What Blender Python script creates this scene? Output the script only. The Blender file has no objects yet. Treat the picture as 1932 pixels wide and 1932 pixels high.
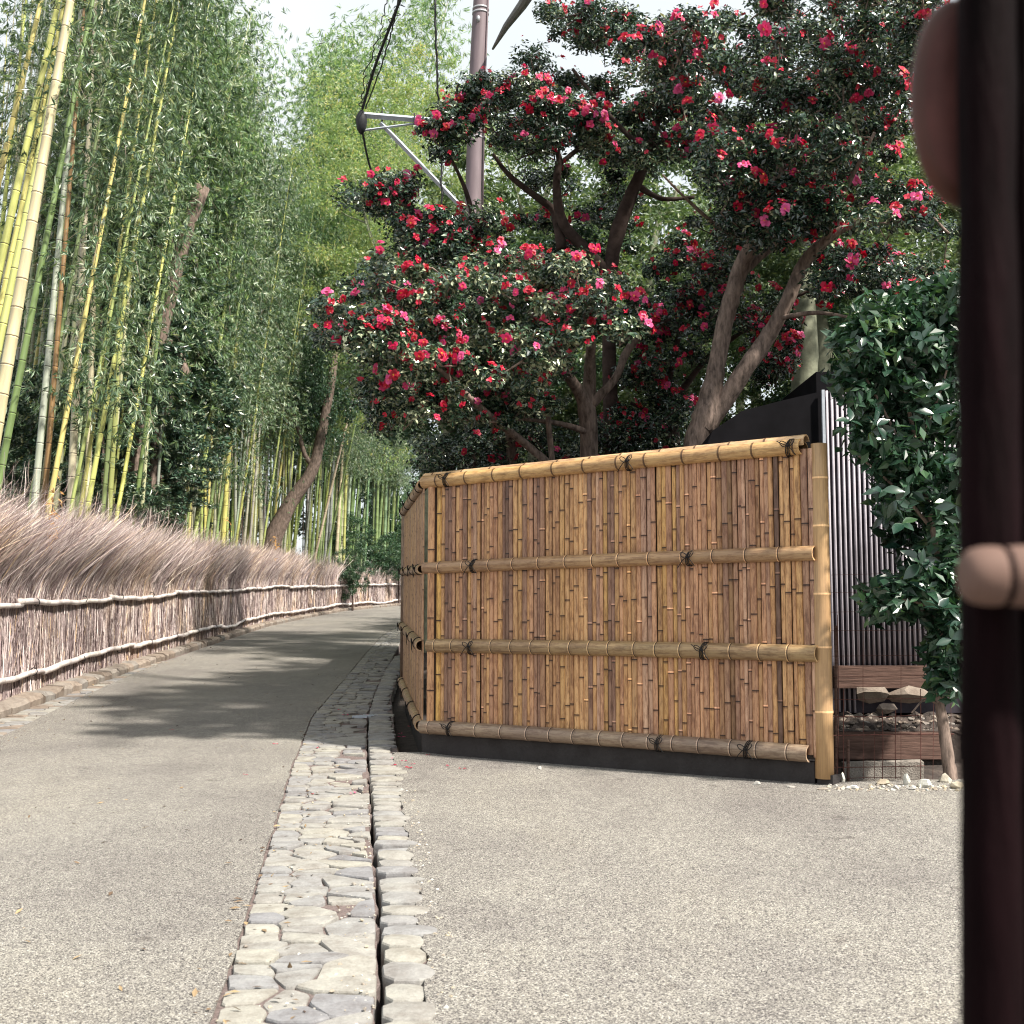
import bpy, math, random
import numpy as np
from mathutils import Matrix, Vector

random.seed(7)
RNG = np.random.default_rng(11)
SC = bpy.context.scene
COL = SC.collection

# ------------------------------------------------------------------ camera, world, sun, exposure
F = 2263.0            # focal length in pixels of a 1932 px wide view
EYE = 1.15
HORIZON = 1172.0
PITCH = math.atan((HORIZON - 966) / F)
cam_data = bpy.data.cameras.new('camera')
cam_data.sensor_fit = 'HORIZONTAL'
cam_data.sensor_width = 36.0
cam_data.lens = 36.0 * F / 1932
cam_data.clip_start = 0.05
cam_data.clip_end = 1500
cam_data.dof.use_dof = True
cam_data.dof.focus_distance = 8.8
cam_data.dof.aperture_fstop = 6.5
cam = bpy.data.objects.new('camera', cam_data)
COL.objects.link(cam)
cam.location = (0, 0, EYE)
cam.rotation_euler = (math.pi / 2 + PITCH, 0, 0)
SC.camera = cam

SUN_AZ = Vector((0.80, -0.60, 0)).normalized()
SUN_EL = math.radians(50)
world = bpy.data.worlds.new('World')
SC.world = world
world.use_nodes = True
wn = world.node_tree
wn.nodes.clear()
w_out = wn.nodes.new('ShaderNodeOutputWorld')
w_sky = wn.nodes.new('ShaderNodeTexSky')
w_sky.sky_type = 'NISHITA'
w_sky.sun_disc = False
w_sky.sun_elevation = SUN_EL
w_sky.sun_rotation = math.atan2(SUN_AZ.x, SUN_AZ.y)
w_sky.air_density = 1.0
w_sky.dust_density = 2.0
w_bg = wn.nodes.new('ShaderNodeBackground')
w_bg.inputs['Strength'].default_value = 0.10
wn.links.new(w_sky.outputs[0], w_bg.inputs['Color'])
# thin bright cloud veil over the whole sky
w_cl = wn.nodes.new('ShaderNodeBackground')
w_cl.inputs['Color'].default_value = (0.95, 1.0, 1.0, 1)
w_cl.inputs['Strength'].default_value = 0.64
w_mix = wn.nodes.new('ShaderNodeMixShader')
w_tc = wn.nodes.new('ShaderNodeTexCoord')
w_no = wn.nodes.new('ShaderNodeTexNoise')
w_no.inputs['Scale'].default_value = 2.2
w_no.inputs['Detail'].default_value = 5
w_mr = wn.nodes.new('ShaderNodeMapRange')
w_mr.inputs['From Min'].default_value = 0.3
w_mr.inputs['From Max'].default_value = 0.7
w_mr.inputs['To Min'].default_value = 0.72
w_mr.inputs['To Max'].default_value = 0.95
wn.links.new(w_tc.outputs['Generated'], w_no.inputs['Vector'])
wn.links.new(w_no.outputs['Fac'], w_mr.inputs['Value'])
wn.links.new(w_mr.outputs[0], w_mix.inputs['Fac'])
wn.links.new(w_bg.outputs[0], w_mix.inputs[1])
wn.links.new(w_cl.outputs[0], w_mix.inputs[2])
wn.links.new(w_mix.outputs[0], w_out.inputs['Surface'])

sun_data = bpy.data.lights.new('sun', 'SUN')
sun_data.energy = 5.0
sun_data.angle = math.radians(3.0)
sun_data.color = (1.0, 0.94, 0.84)
sun = bpy.data.objects.new('sun', sun_data)
COL.objects.link(sun)
sun_dir = Vector((SUN_AZ.x * math.cos(SUN_EL), SUN_AZ.y * math.cos(SUN_EL), math.sin(SUN_EL)))
sun.location = sun_dir * 50
sun.rotation_euler = sun_dir.to_track_quat('Z', 'Y').to_euler()

SC.view_settings.view_transform = 'Standard'
SC.view_settings.look = 'None'
SC.view_settings.exposure = 0.85
SC.view_settings.gamma = 1.0
SC.view_settings.use_curve_mapping = False
SC.render.engine = 'CYCLES'
SC.cycles.max_bounces = 7
SC.cycles.diffuse_bounces = 3
SC.cycles.glossy_bounces = 2
SC.cycles.transmission_bounces = 4
SC.cycles.use_denoising = True
SC.cycles.pixel_filter_type = 'BLACKMAN_HARRIS'
SC.cycles.filter_width = 1.1
SC.cycles.caustics_reflective = False
SC.cycles.caustics_refractive = False

# ------------------------------------------------------------------ geometry of the view (points are read off a 1932 px wide view)
def ray(px, py):
    u = (px - 966) / F
    v = (py - 966) / F
    c, s = math.cos(PITCH), math.sin(PITCH)
    return np.array([u, c + v * s, s - v * c])

def at(px, py, Y):
    d = ray(px, py)
    return np.array([0, 0, EYE]) + d * (Y / d[1])

def soft(x, k=1.2):
    return np.where(x * k > 20, x, np.log1p(np.exp(np.minimum(x * k, 20))) / k)

def gz(x, y):
    x = np.asarray(x, float)
    y = np.asarray(y, float)
    rise = 0.0375 * (soft(y - 8.2) - soft(y - 75, 0.3))
    tilt = 0.03 * np.clip(x + 0.5, 0, 5) * np.clip((y - 4) / 4, 0, 1)
    return rise + tilt

def gp(px, py, up=0.0):
    d = ray(px, py)
    lo, hi = 0.3, 120.0
    for i in range(50):
        m = (lo + hi) / 2
        p = np.array([0, 0, EYE]) + d * (m / d[1])
        if p[2] > gz(p[0], p[1]) + up:
            lo = m
        else:
            hi = m
    return p

def interp(rows, y):
    ys = [r[0] for r in rows]
    xs = [r[1] for r in rows]
    return np.interp(y, ys, xs)

# ------------------------------------------------------------------ mesh helpers
class Geo:
    def __init__(self):
        self.V, self.L, self.T, self.M, self.A = [], [], [], [], []
        self.n = 0

    def add(self, V, Fc, mat=0, var=0.5):
        V = np.asarray(V, float).reshape(-1, 3)
        Fc = np.asarray(Fc, int)
        if Fc.size == 0:
            return
        self.V.append(V)
        self.L.append((Fc + self.n).ravel())
        self.T.append(np.full(len(Fc), Fc.shape[1]))
        self.M.append(np.full(len(Fc), mat) if np.isscalar(mat) else np.asarray(mat))
        self.A.append(np.full(len(Fc), var, float) if np.isscalar(var) else np.asarray(var, float))
        self.n += len(V)

    def poly(self, V, Fc, mat=0, var=0.5):
        V = np.asarray(V, float).reshape(-1, 3)
        self.V.append(V)
        for f in Fc:
            self.L.append(np.asarray(f) + self.n)
            self.T.append(np.array([len(f)]))
            self.M.append(np.array([mat]))
            self.A.append(np.array([float(var)]))
        self.n += len(V)

    def mesh(self, name, mats, smooth=False):
        me = bpy.data.meshes.new(name)
        V = np.concatenate(self.V)
        L = np.concatenate(self.L)
        T = np.concatenate(self.T)
        me.vertices.add(len(V))
        me.vertices.foreach_set('co', V.astype(np.float32).ravel())
        me.loops.add(len(L))
        me.loops.foreach_set('vertex_index', L.astype(np.int32))
        me.polygons.add(len(T))
        st = np.concatenate([[0], np.cumsum(T)[:-1]])
        me.polygons.foreach_set('loop_start', st.astype(np.int32))
        me.polygons.foreach_set('loop_total', T.astype(np.int32))
        me.polygons.foreach_set('material_index', np.concatenate(self.M).astype(np.int32))
        me.polygons.foreach_set('use_smooth', np.full(len(T), smooth))
        at_ = me.attributes.new('var', 'FLOAT', 'FACE')
        at_.data.foreach_set('value', np.concatenate(self.A).astype(np.float32))
        for m in (mats if isinstance(mats, (list, tuple)) else [mats]):
            me.materials.append(m)
        me.update(calc_edges=True)
        return me

def tag(o, label=None, cat=None, group=None, kind=None):
    if label: o['label'] = label
    if cat: o['category'] = cat
    if group: o['group'] = group
    if kind: o['kind'] = kind
    return o

def root(name, loc, label, cat, group=None):
    o = bpy.data.objects.new(name, None)
    o.location = Vector(loc)
    o.empty_display_size = 0.2
    COL.objects.link(o)
    return tag(o, label, cat, group)

def link(name, me, parent=None, loc=None, color=None):
    o = bpy.data.objects.new(name, me)
    COL.objects.link(o)
    if parent is not None:
        o.parent = parent
    if loc is not None:
        o.location = Vector(loc)
    if color is not None:
        o.color = (*color, 1)
    return o

def part(name, geo, mats, parent=None, smooth=False, color=None, world_origin=None):
    """geo in world coordinates; the part's origin becomes its parent's origin"""
    off = np.zeros(3)
    if world_origin is not None:
        off = np.array(world_origin, float)
    elif parent is not None:
        off = np.array(parent.location)
    geo.V = [v - off for v in geo.V]
    me = geo.mesh(name, mats, smooth)
    if parent is None:
        return link(name, me, None, off, color)
    pl = np.array(parent.location) if parent.parent is None else off
    return link(name, me, parent, (off - pl) if parent.parent is None else (0, 0, 0), color)

def tube_v(P, R, n=8, flat=1.0, wob=0.0):
    P = np.asarray(P, float)
    R = np.broadcast_to(np.asarray(R, float), (len(P),))
    T = np.gradient(P, axis=0)
    T /= np.linalg.norm(T, axis=1)[:, None] + 1e-9
    up = np.array([0, 0, 1.0]) if abs(T[0][2]) < 0.9 else np.array([1.0, 0, 0])
    a = np.cross(T[0], up); a /= np.linalg.norm(a)
    V = []
    th = np.linspace(0, 2 * math.pi, n, endpoint=False)
    for i in range(len(P)):
        a = a - T[i] * a.dot(T[i]); a /= np.linalg.norm(a) + 1e-9
        b = np.cross(T[i], a)
        rr = R[i] * (1 + wob * RNG.normal(size=n)) if wob else R[i]
        V.append(P[i] + (np.cos(th) * rr)[:, None] * a + (np.sin(th) * rr * flat)[:, None] * b)
    return np.concatenate(V)

def tube(g, P, R, n=8, mat=0, var=0.5, caps=True, wob=0.0):
    V = tube_v(P, R, n, wob=wob)
    m = len(P)
    i = np.arange(m - 1)[:, None] * n
    j = np.arange(n)[None, :]
    k = (j + 1) % n
    Q = np.stack([i + j, i + k, i + n + k, i + n + j], -1).reshape(-1, 4)
    base = g.n
    if np.isscalar(var):
        g.add(V, Q, mat, var)
    else:
        g.add(V, Q, mat, np.repeat(np.asarray(var), n))
    if caps:
        vv = var if np.isscalar(var) else var[0]
        g.V.append(np.zeros((0, 3)))
        for f in (list(range(n))[::-1], [(m - 1) * n + q for q in range(n)]):
            g.L.append(np.array(f) + base); g.T.append(np.array([n])); g.M.append(np.array([mat])); g.A.append(np.array([vv]))

def box(g, c, s, rz=0.0, mat=0, var=0.5, jit=0.0):
    c = np.asarray(c, float); s = np.asarray(s, float) / 2
    V = np.array([[x, y, z] for x in (-1, 1) for y in (-1, 1) for z in (-1, 1)], float) * s
    if jit:
        V += RNG.normal(size=V.shape) * jit
    ca, sa = math.cos(rz), math.sin(rz)
    V = V @ np.array([[ca, sa, 0], [-sa, ca, 0], [0, 0, 1]])
    g.add(V + c, [[0, 1, 3, 2], [4, 6, 7, 5], [0, 4, 5, 1], [2, 3, 7, 6], [0, 2, 6, 4], [1, 5, 7, 3]], mat, var)

def smooth_line(P, k=4):
    """Catmull-Rom through the points"""
    P = [np.asarray(p, float) for p in P]
    Q = [2 * P[0] - P[1]] + P + [2 * P[-1] - P[-2]]
    out = []
    for i in range(1, len(Q) - 2):
        for t in np.linspace(0, 1, k, endpoint=False):
            a, b, c, d = Q[i - 1], Q[i], Q[i + 1], Q[i + 2]
            out.append(0.5 * (2 * b + (c - a) * t + (2 * a - 5 * b + 4 * c - d) * t * t + (3 * b - a - 3 * c + d) * t ** 3))
    out.append(P[-1])
    return np.array(out)

# ------------------------------------------------------------------ materials
def new_mat(name):
    m = bpy.data.materials.new(name)
    m.use_nodes = True
    nt = m.node_tree
    nt.nodes.clear()
    out = nt.nodes.new('ShaderNodeOutputMaterial')
    b = nt.nodes.new('ShaderNodeBsdfPrincipled')
    nt.links.new(b.outputs[0], out.inputs['Surface'])
    return m, nt, b, out

def ramp(nt, fac, stops):
    r = nt.nodes.new('ShaderNodeValToRGB')
    e = r.color_ramp.elements
    while len(e) < len(stops):
        e.new(0.5)
    for el, (p, c) in zip(e, stops):
        el.position = p
        el.color = (*c, 1)
    if fac is not None:
        nt.links.new(fac, r.inputs['Fac'])
    return r

def noise(nt, scale, detail=4, rough=0.55, vec=None, stretch=None):
    n = nt.nodes.new('ShaderNodeTexNoise')
    n.inputs['Scale'].default_value = scale
    n.inputs['Detail'].default_value = detail
    n.inputs['Roughness'].default_value = rough
    if vec is None:
        vec = nt.nodes.new('ShaderNodeTexCoord').outputs['Object']
    if stretch:
        mp = nt.nodes.new('ShaderNodeMapping')
        mp.inputs['Scale'].default_value = stretch
        nt.links.new(vec, mp.inputs['Vector'])
        vec = mp.outputs[0]
    nt.links.new(vec, n.inputs['Vector'])
    return n

def mixc(nt, fac, a, b, mode='MIX'):
    m = nt.nodes.new('ShaderNodeMix')
    m.data_type = 'RGBA'
    m.blend_type = mode
    for s, v in ((m.inputs[0], fac), (m.inputs[6], a), (m.inputs[7], b)):
        if hasattr(v, 'is_linked') or isinstance(v, bpy.types.NodeSocket):
            nt.links.new(v, s)
        elif isinstance(v, (int, float)):
            s.default_value = v
        else:
            s.default_value = (*v, 1)
    return m.outputs[2]

def bump(nt, bsdf, h, strength=0.3, dist=0.01):
    b = nt.nodes.new('ShaderNodeBump')
    b.inputs['Strength'].default_value = strength
    b.inputs['Distance'].default_value = dist
    nt.links.new(h, b.inputs['Height'])
    nt.links.new(b.outputs[0], bsdf.inputs['Normal'])

def attr(nt, name='var'):
    a = nt.nodes.new('ShaderNodeAttribute')
    a.attribute_name = name
    return a.outputs['Fac']

def leaf_mat(name, stops, rough=0.4, trans=0.3, tint=1.6, spec=0.5):
    m, nt, b, out = new_mat(name)
    r = ramp(nt, attr(nt), stops)
    nt.links.new(r.outputs[0], b.inputs['Base Color'])
    b.inputs['Roughness'].default_value = rough
    b.inputs['Specular IOR Level'].default_value = spec
    if trans:
        t = nt.nodes.new('ShaderNodeBsdfTranslucent')
        tc = mixc(nt, 1.0, r.outputs[0], (tint, tint * 1.05, tint * 0.5), 'MULTIPLY')
        nt.links.new(tc, t.inputs['Color'])
        mx = nt.nodes.new('ShaderNodeMixShader')
        mx.inputs['Fac'].default_value = trans
        nt.links.new(b.outputs[0], mx.inputs[1])
        nt.links.new(t.outputs[0], mx.inputs[2])
        nt.links.new(mx.outputs[0], out.inputs['Surface'])
    return m

M = {}
M['bamboo_leaf'] = leaf_mat('bamboo_leaf', [(0, (0.025, 0.055, 0.035)), (0.4, (0.095, 0.165, 0.090)), (0.75, (0.23, 0.315, 0.18)), (1, (0.55, 0.58, 0.44))], 0.36, 0.24, spec=0.7)  # palest stop paints bright highlights onto a few leaves
M['bush_leaf'] = leaf_mat('bush_leaf', [(0, (0.012, 0.035, 0.024)), (0.45, (0.045, 0.095, 0.06)), (0.8, (0.13, 0.20, 0.12)), (1, (0.42, 0.46, 0.32))], 0.28, 0.12, spec=0.9)
M['light_leaf'] = leaf_mat('bamboo_leaf_light', [(0, (0.07, 0.13, 0.07)), (0.45, (0.19, 0.31, 0.16)), (0.8, (0.35, 0.47, 0.27)), (1, (0.60, 0.64, 0.46))], 0.4, 0.32)  # young leaf green, its sunlit look put into the colour
M['camellia_leaf'] = leaf_mat('camellia_leaf', [(0, (0.006, 0.018, 0.014)), (0.5, (0.022, 0.055, 0.034)), (0.82, (0.085, 0.145, 0.075)), (1, (0.42, 0.46, 0.30))], 0.22, 0.08, spec=1.0)  # palest stop paints pale glints into the leaf colour
M['shrub_leaf'] = leaf_mat('shrub_leaf', [(0, (0.018, 0.05, 0.028)), (0.6, (0.045, 0.105, 0.055)), (1, (0.12, 0.19, 0.08))], 0.33, 0.18, spec=0.6)
M['tree_leaf'] = leaf_mat('tree_leaf', [(0, (0.055, 0.09, 0.05)), (0.5, (0.11, 0.17, 0.085)), (1, (0.24, 0.28, 0.15))], 0.45, 0.3)
M['yellow_leaf'] = leaf_mat('yellow_leaf', [(0, (0.15, 0.23, 0.11)), (0.6, (0.29, 0.37, 0.19)), (1, (0.52, 0.47, 0.26))], 0.5, 0.4)

def mat_big_leaf():
    m, nt, b, out = new_mat('glossy_big_leaf')
    oi = nt.nodes.new('ShaderNodeObjectInfo')
    nz = noise(nt, 30, 2)
    mp = nt.nodes.new('ShaderNodeMath'); mp.operation = 'MULTIPLY_ADD'
    nt.links.new(nz.outputs['Fac'], mp.inputs[0]); mp.inputs[1].default_value = 0.25
    nt.links.new(attr(nt), mp.inputs[2])
    r = ramp(nt, mp.outputs[0], [(0.1, (0.008, 0.022, 0.016)), (0.7, (0.024, 0.060, 0.036)), (1.0, (0.07, 0.13, 0.06))])
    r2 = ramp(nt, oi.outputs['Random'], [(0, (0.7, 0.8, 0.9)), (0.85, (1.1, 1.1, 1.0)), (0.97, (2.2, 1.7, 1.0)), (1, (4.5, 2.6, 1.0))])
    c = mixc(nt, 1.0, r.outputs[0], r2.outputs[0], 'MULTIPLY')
    nt.links.new(c, b.inputs['Base Color'])
    b.inputs['Roughness'].default_value = 0.24
    b.inputs['Specular IOR Level'].default_value = 0.8
    return m
M['big_leaf'] = mat_big_leaf()

def mat_flower():
    m, nt, b, out = new_mat('sasanqua_petal')
    oi = nt.nodes.new('ShaderNodeObjectInfo')
    r = ramp(nt, oi.outputs['Random'], [(0, (0.42, 0.004, 0.022)), (0.45, (0.55, 0.006, 0.050)), (0.70, (0.66, 0.02, 0.12)), (1, (0.78, 0.12, 0.34))])  # deep reds and pinks paint shaded and lit blooms, dealt at random
    nt.links.new(r.outputs[0], b.inputs['Base Color'])
    b.inputs['Roughness'].default_value = 0.5
    t = nt.nodes.new('ShaderNodeBsdfTranslucent')
    nt.links.new(r.outputs[0], t.inputs['Color'])
    mx = nt.nodes.new('ShaderNodeMixShader'); mx.inputs['Fac'].default_value = 0.35
    nt.links.new(b.outputs[0], mx.inputs[1]); nt.links.new(t.outputs[0], mx.inputs[2])
    nt.links.new(mx.outputs[0], out.inputs['Surface'])
    return m
M['petal'] = mat_flower()
m, nt, b, out = new_mat('deep_petal')
b.inputs['Base Color'].default_value = (0.48, 0.006, 0.035, 1); b.inputs['Roughness'].default_value = 0.5
M['petal_deep'] = m
m, nt, b, out = new_mat('stamen_yellow')
b.inputs['Base Color'].default_value = (0.85, 0.45, 0.05, 1)
M['stamen'] = m

def mat_aggregate(name, tone=0.66, scale=235):
    m, nt, b, out = new_mat(name)
    tc = nt.nodes.new('ShaderNodeTexCoord').outputs['Object']
    v = nt.nodes.new('ShaderNodeTexVoronoi')
    v.inputs['Scale'].default_value = scale
    nt.links.new(tc, v.inputs['Vector'])
    sep = nt.nodes.new('ShaderNodeSeparateColor')
    nt.links.new(v.outputs['Color'], sep.inputs[0])
    r = ramp(nt, sep.outputs[0], [(0.0, (0.045 * tone, 0.04 * tone, 0.045 * tone)), (0.24, (0.22 * tone, 0.208 * tone, 0.208 * tone)),
                                  (0.55, (0.44 * tone, 0.425 * tone, 0.385 * tone)), (0.85, (0.66 * tone, 0.64 * tone, 0.575 * tone)), (1.0, (0.95 * tone, 0.93 * tone, 0.87 * tone))])
    dr = ramp(nt, v.outputs['Distance'], [(0.25, (1, 1, 1)), (0.75, (0.62, 0.60, 0.60))])
    c = mixc(nt, 1.0, r.outputs[0], dr.outputs[0], 'MULTIPLY')
    n = noise(nt, 0.9, 5, vec=tc)
    nr = ramp(nt, n.outputs['Fac'], [(0.3, (0.86, 0.84, 0.84)), (0.7, (1.10, 1.09, 1.06))])
    c = mixc(nt, 1.0, c, nr.outputs[0], 'MULTIPLY')
    # worn wheel-and-foot lines and old damp stains
    ns = noise(nt, 0.45, 6, 0.7, vec=tc, stretch=(1.6, 0.5, 1))
    nsr = ramp(nt, ns.outputs['Fac'], [(0.36, (0.86, 0.85, 0.86)), (0.50, (1, 1, 1)), (0.66, (1.07, 1.06, 1.03))])
    c = mixc(nt, 1.0, c, nsr.outputs[0], 'MULTIPLY')
    sp = noise(nt, 5.5, 3, 0.5, vec=tc)
    spr = ramp(nt, sp.outputs['Fac'], [(0.27, (0.72, 0.70, 0.70)), (0.34, (1, 1, 1))])
    c = mixc(nt, 1.0, c, spr.outputs[0], 'MULTIPLY')
    n3 = noise(nt, 14, 4, vec=tc)
    nr3 = ramp(nt, n3.outputs['Fac'], [(0.35, (0.92, 0.91, 0.91)), (0.65, (1.06, 1.06, 1.05))])
    c = mixc(nt, 1.0, c, nr3.outputs[0], 'MULTIPLY')
    nt.links.new(c, b.inputs['Base Color'])
    b.inputs['Roughness'].default_value = 0.85
    b.inputs['Specular IOR Level'].default_value = 0.25
    bump(nt, b, v.outputs['Distance'], -0.6, 0.003)
    return m
M['road'] = mat_aggregate('exposed_aggregate_road', 0.62)
M['apron'] = mat_aggregate('exposed_aggregate_apron', 0.64, 225)

def mat_soil():
    m, nt, b, out = new_mat('dark_soil_litter')
    n = noise(nt, 9, 8, 0.7)
    r = ramp(nt, n.outputs['Fac'], [(0.3, (0.022, 0.016, 0.014)), (0.55, (0.06, 0.045, 0.038)), (0.75, (0.13, 0.10, 0.08))])
    nt.links.new(r.outputs[0], b.inputs['Base Color'])
    b.inputs['Roughness'].default_value = 0.95
    bump(nt, b, n.outputs['Fac'], 0.8, 0.03)
    return m
M['soil'] = mat_soil()

def mat_stone(name, stops, sc=9, bs=0.35):
    m, nt, b, out = new_mat(name)
    oi = nt.nodes.new('ShaderNodeObjectInfo')
    tc = nt.nodes.new('ShaderNodeNewGeometry').outputs['Position']
    n = noise(nt, sc, 6, 0.65, vec=tc)
    n2 = noise(nt, sc * 9, 4, 0.6, vec=tc)
    ad = nt.nodes.new('ShaderNodeMath'); ad.operation = 'ADD'
    nt.links.new(oi.outputs['Random'], ad.inputs[0]); nt.links.new(attr(nt), ad.inputs[1])
    fr = nt.nodes.new('ShaderNodeMath'); fr.operation = 'FRACT'
    nt.links.new(ad.outputs[0], fr.inputs[0])
    r = ramp(nt, fr.outputs[0], stops)
    nr = ramp(nt, n.outputs['Fac'], [(0.3, (0.66, 0.62, 0.60)), (0.55, (1, 1, 1)), (0.75, (1.2, 1.19, 1.14))])
    c = mixc(nt, 1.0, r.outputs[0], nr.outputs[0], 'MULTIPLY')
    nr2 = ramp(nt, n2.outputs['Fac'], [(0.35, (0.88, 0.88, 0.88)), (0.65, (1.08, 1.08, 1.08))])
    c = mixc(nt, 1.0, c, nr2.outputs[0], 'MULTIPLY')
    nt.links.new(c, b.inputs['Base Color'])
    b.inputs['Roughness'].default_value = 0.8
    b.inputs['Specular IOR Level'].default_value = 0.3
    bump(nt, b, n2.outputs['Fac'], bs, 0.01)
    return m
M['cobble'] = mat_stone('cobble_stone', [(0, (0.225, 0.222, 0.232)), (0.25, (0.29, 0.278, 0.258)), (0.5, (0.33, 0.315, 0.275)), (0.75, (0.25, 0.247, 0.25)), (1, (0.30, 0.288, 0.265))])
M['kerb'] = mat_stone('kerb_stone', [(0, (0.20, 0.16, 0.13)), (0.5, (0.28, 0.23, 0.19)), (1, (0.24, 0.22, 0.20))])
M['rubble'] = mat_stone('rubble_stone', [(0, (0.52, 0.52, 0.50)), (0.3, (0.30, 0.26, 0.22)), (0.6, (0.44, 0.38, 0.28)), (1, (0.60, 0.60, 0.56))])
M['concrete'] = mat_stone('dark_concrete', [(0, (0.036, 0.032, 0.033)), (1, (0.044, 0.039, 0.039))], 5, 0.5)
M['block'] = mat_stone('rough_block', [(0, (0.25, 0.22, 0.20)), (1, (0.28, 0.25, 0.22))], 12, 1.0)

def mat_mortar():
    m, nt, b, out = new_mat('sandy_joint_fill')
    tc = nt.nodes.new('ShaderNodeNewGeometry').outputs['Position']
    n = noise(nt, 60, 6, 0.7, vec=tc)
    r = ramp(nt, n.outputs['Fac'], [(0.3, (0.08, 0.058, 0.055)), (0.6, (0.19, 0.145, 0.135)), (0.8, (0.34, 0.29, 0.26))])
    nt.links.new(r.outputs[0], b.inputs['Base Color'])
    b.inputs['Roughness'].default_value = 0.95
    bump(nt, b, n.outputs['Fac'], 0.8, 0.01)
    return m
M['joint'] = mat_mortar()

def mat_bamboo(name, mottled=0.5, gloss=0.38, axis=2, dark_top=None):
    """cut bamboo: hue from the object colour, long fibres along the axis, dark mottling, pale/dark node rings from 'var'"""
    m, nt, b, out = new_mat(name)
    oi = nt.nodes.new('ShaderNodeObjectInfo')
    tc = nt.nodes.new('ShaderNodeTexCoord').outputs['Object']
    loc = nt.nodes.new('ShaderNodeVectorMath'); loc.operation = 'MULTIPLY_ADD'
    mul = nt.nodes.new('ShaderNodeCombineXYZ')
    for i in range(3):
        nt.links.new(oi.outputs['Random'], mul.inputs[i])
    nt.links.new(mul.outputs[0], loc.inputs[0]); loc.inputs[1].default_value = (37, 53, 71)
    nt.links.new(tc, loc.inputs[2])
    st = [140, 140, 140]; st[axis] = 2.5
    fib = noise(nt, 1.0, 3, 0.6, vec=loc.outputs[0], stretch=tuple(st))
    fr = ramp(nt, fib.outputs['Fac'], [(0.3, (0.80, 0.77, 0.75)), (0.7, (1.14, 1.12, 1.10))])
    c = mixc(nt, 1.0, oi.outputs['Color'], fr.outputs[0], 'MULTIPLY')
    st2 = [45, 45, 45]; st2[axis] = 9
    mt = noise(nt, 1.0, 7, 0.75, vec=loc.outputs[0], stretch=tuple(st2))
    mr = ramp(nt, mt.outputs['Fac'], [(0.46, (1, 1, 1)), (0.56, (0.55, 0.45, 0.42)), (0.66, (0.22, 0.16, 0.16))])
    c = mixc(nt, mottled, c, mixc(nt, 1.0, c, mr.outputs[0], 'MULTIPLY'))
    lg = noise(nt, 1.3, 2, vec=loc.outputs[0])
    lr = ramp(nt, lg.outputs['Fac'], [(0.35, (0.84, 0.80, 0.80)), (0.65, (1.12, 1.10, 1.02))])
    c = mixc(nt, 1.0, c, lr.outputs[0], 'MULTIPLY')
    nd = ramp(nt, attr(nt), [(0.0, (0.13, 0.09, 0.08)), (0.49, (1, 1, 1)), (0.51, (1, 1, 1)), (1.0, (2.4, 2.4, 2.45))])
    c = mixc(nt, 1.0, c, nd.outputs[0], 'MULTIPLY')
    nt.links.new(c, b.inputs['Base Color'])
    b.inputs['Roughness'].default_value = gloss
    b.inputs['Specular IOR Level'].default_value = 0.45
    bump(nt, b, fib.outputs['Fac'], 0.12, 0.002)
    return m
M['slat'] = mat_bamboo('split_bamboo', 0.75, 0.45)
M['rail'] = mat_bamboo('bamboo_rail', 0.6, 0.38, 0)
M['culm'] = mat_bamboo('living_bamboo', 0.15, 0.42)
M['post'] = mat_bamboo('bamboo_post', 0.18, 0.40)

def mat_simple(name, col, rough=0.7, spec=0.4, nsc=None, amp=0.2, metal=0, bs=0.3, stretch=None):
    m, nt, b, out = new_mat(name)
    b.inputs['Roughness'].default_value = rough
    b.inputs['Specular IOR Level'].default_value = spec
    b.inputs['Metallic'].default_value = metal
    if nsc:
        n = noise(nt, nsc, 6, 0.65, stretch=stretch)
        lo = tuple(c * (1 - amp) for c in col); hi = tuple(min(1, c * (1 + amp)) for c in col)
        r = ramp(nt, n.outputs['Fac'], [(0.32, lo), (0.68, hi)])
        nt.links.new(r.outputs[0], b.inputs['Base Color'])
        bump(nt, b, n.outputs['Fac'], bs, 0.01)
    else:
        b.inputs['Base Color'].default_value = (*col, 1)
    return m
M['cord'] = mat_simple('black_cord', (0.012, 0.010, 0.010), 0.8)
M['bark_dark'] = mat_simple('dark_camellia_bark', (0.075, 0.052, 0.045), 0.9, 0.2, 11, 0.45, bs=0.8)
M['bark_brown'] = mat_simple('brown_bark', (0.20, 0.150, 0.125), 0.9, 0.2, 1.0, 0.65, bs=1.0, stretch=(26, 26, 7))
M['bark_pale'] = mat_simple('pale_mossy_bark', (0.24, 0.25, 0.18), 0.95, 0.2, 6, 0.4, bs=0.8)
M['twig'] = mat_simple('twig', (0.16, 0.12, 0.09), 0.9)
M['pole'] = mat_simple('pole_paint', (0.19, 0.145, 0.16), 0.6, 0.4, 2.2, 0.28, bs=0.1, stretch=(3, 3, 0.5))
M['strut'] = mat_simple('strut_paint', (0.16, 0.155, 0.16), 0.6, 0.4, 4, 0.2, bs=0.1)
M['band'] = mat_simple('steel_band', (0.42, 0.42, 0.44), 0.45, 0.5, metal=0.4)
M['galv'] = mat_simple('galvanised_steel', (0.48, 0.52, 0.58), 0.5, 0.5, 20, 0.12, 0.3, bs=0.05)
M['rubber'] = mat_simple('black_cable', (0.02, 0.02, 0.024), 0.6)
M['tin'] = mat_simple('white_batten_paint', (0.46, 0.425, 0.47), 0.6, 0.3, 3, 0.25, bs=0.05)
M['dark_board'] = mat_simple('dark_tarred_board', (0.008, 0.0075, 0.009), 0.95, 0.08, 4, 0.3, bs=0.2)
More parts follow.
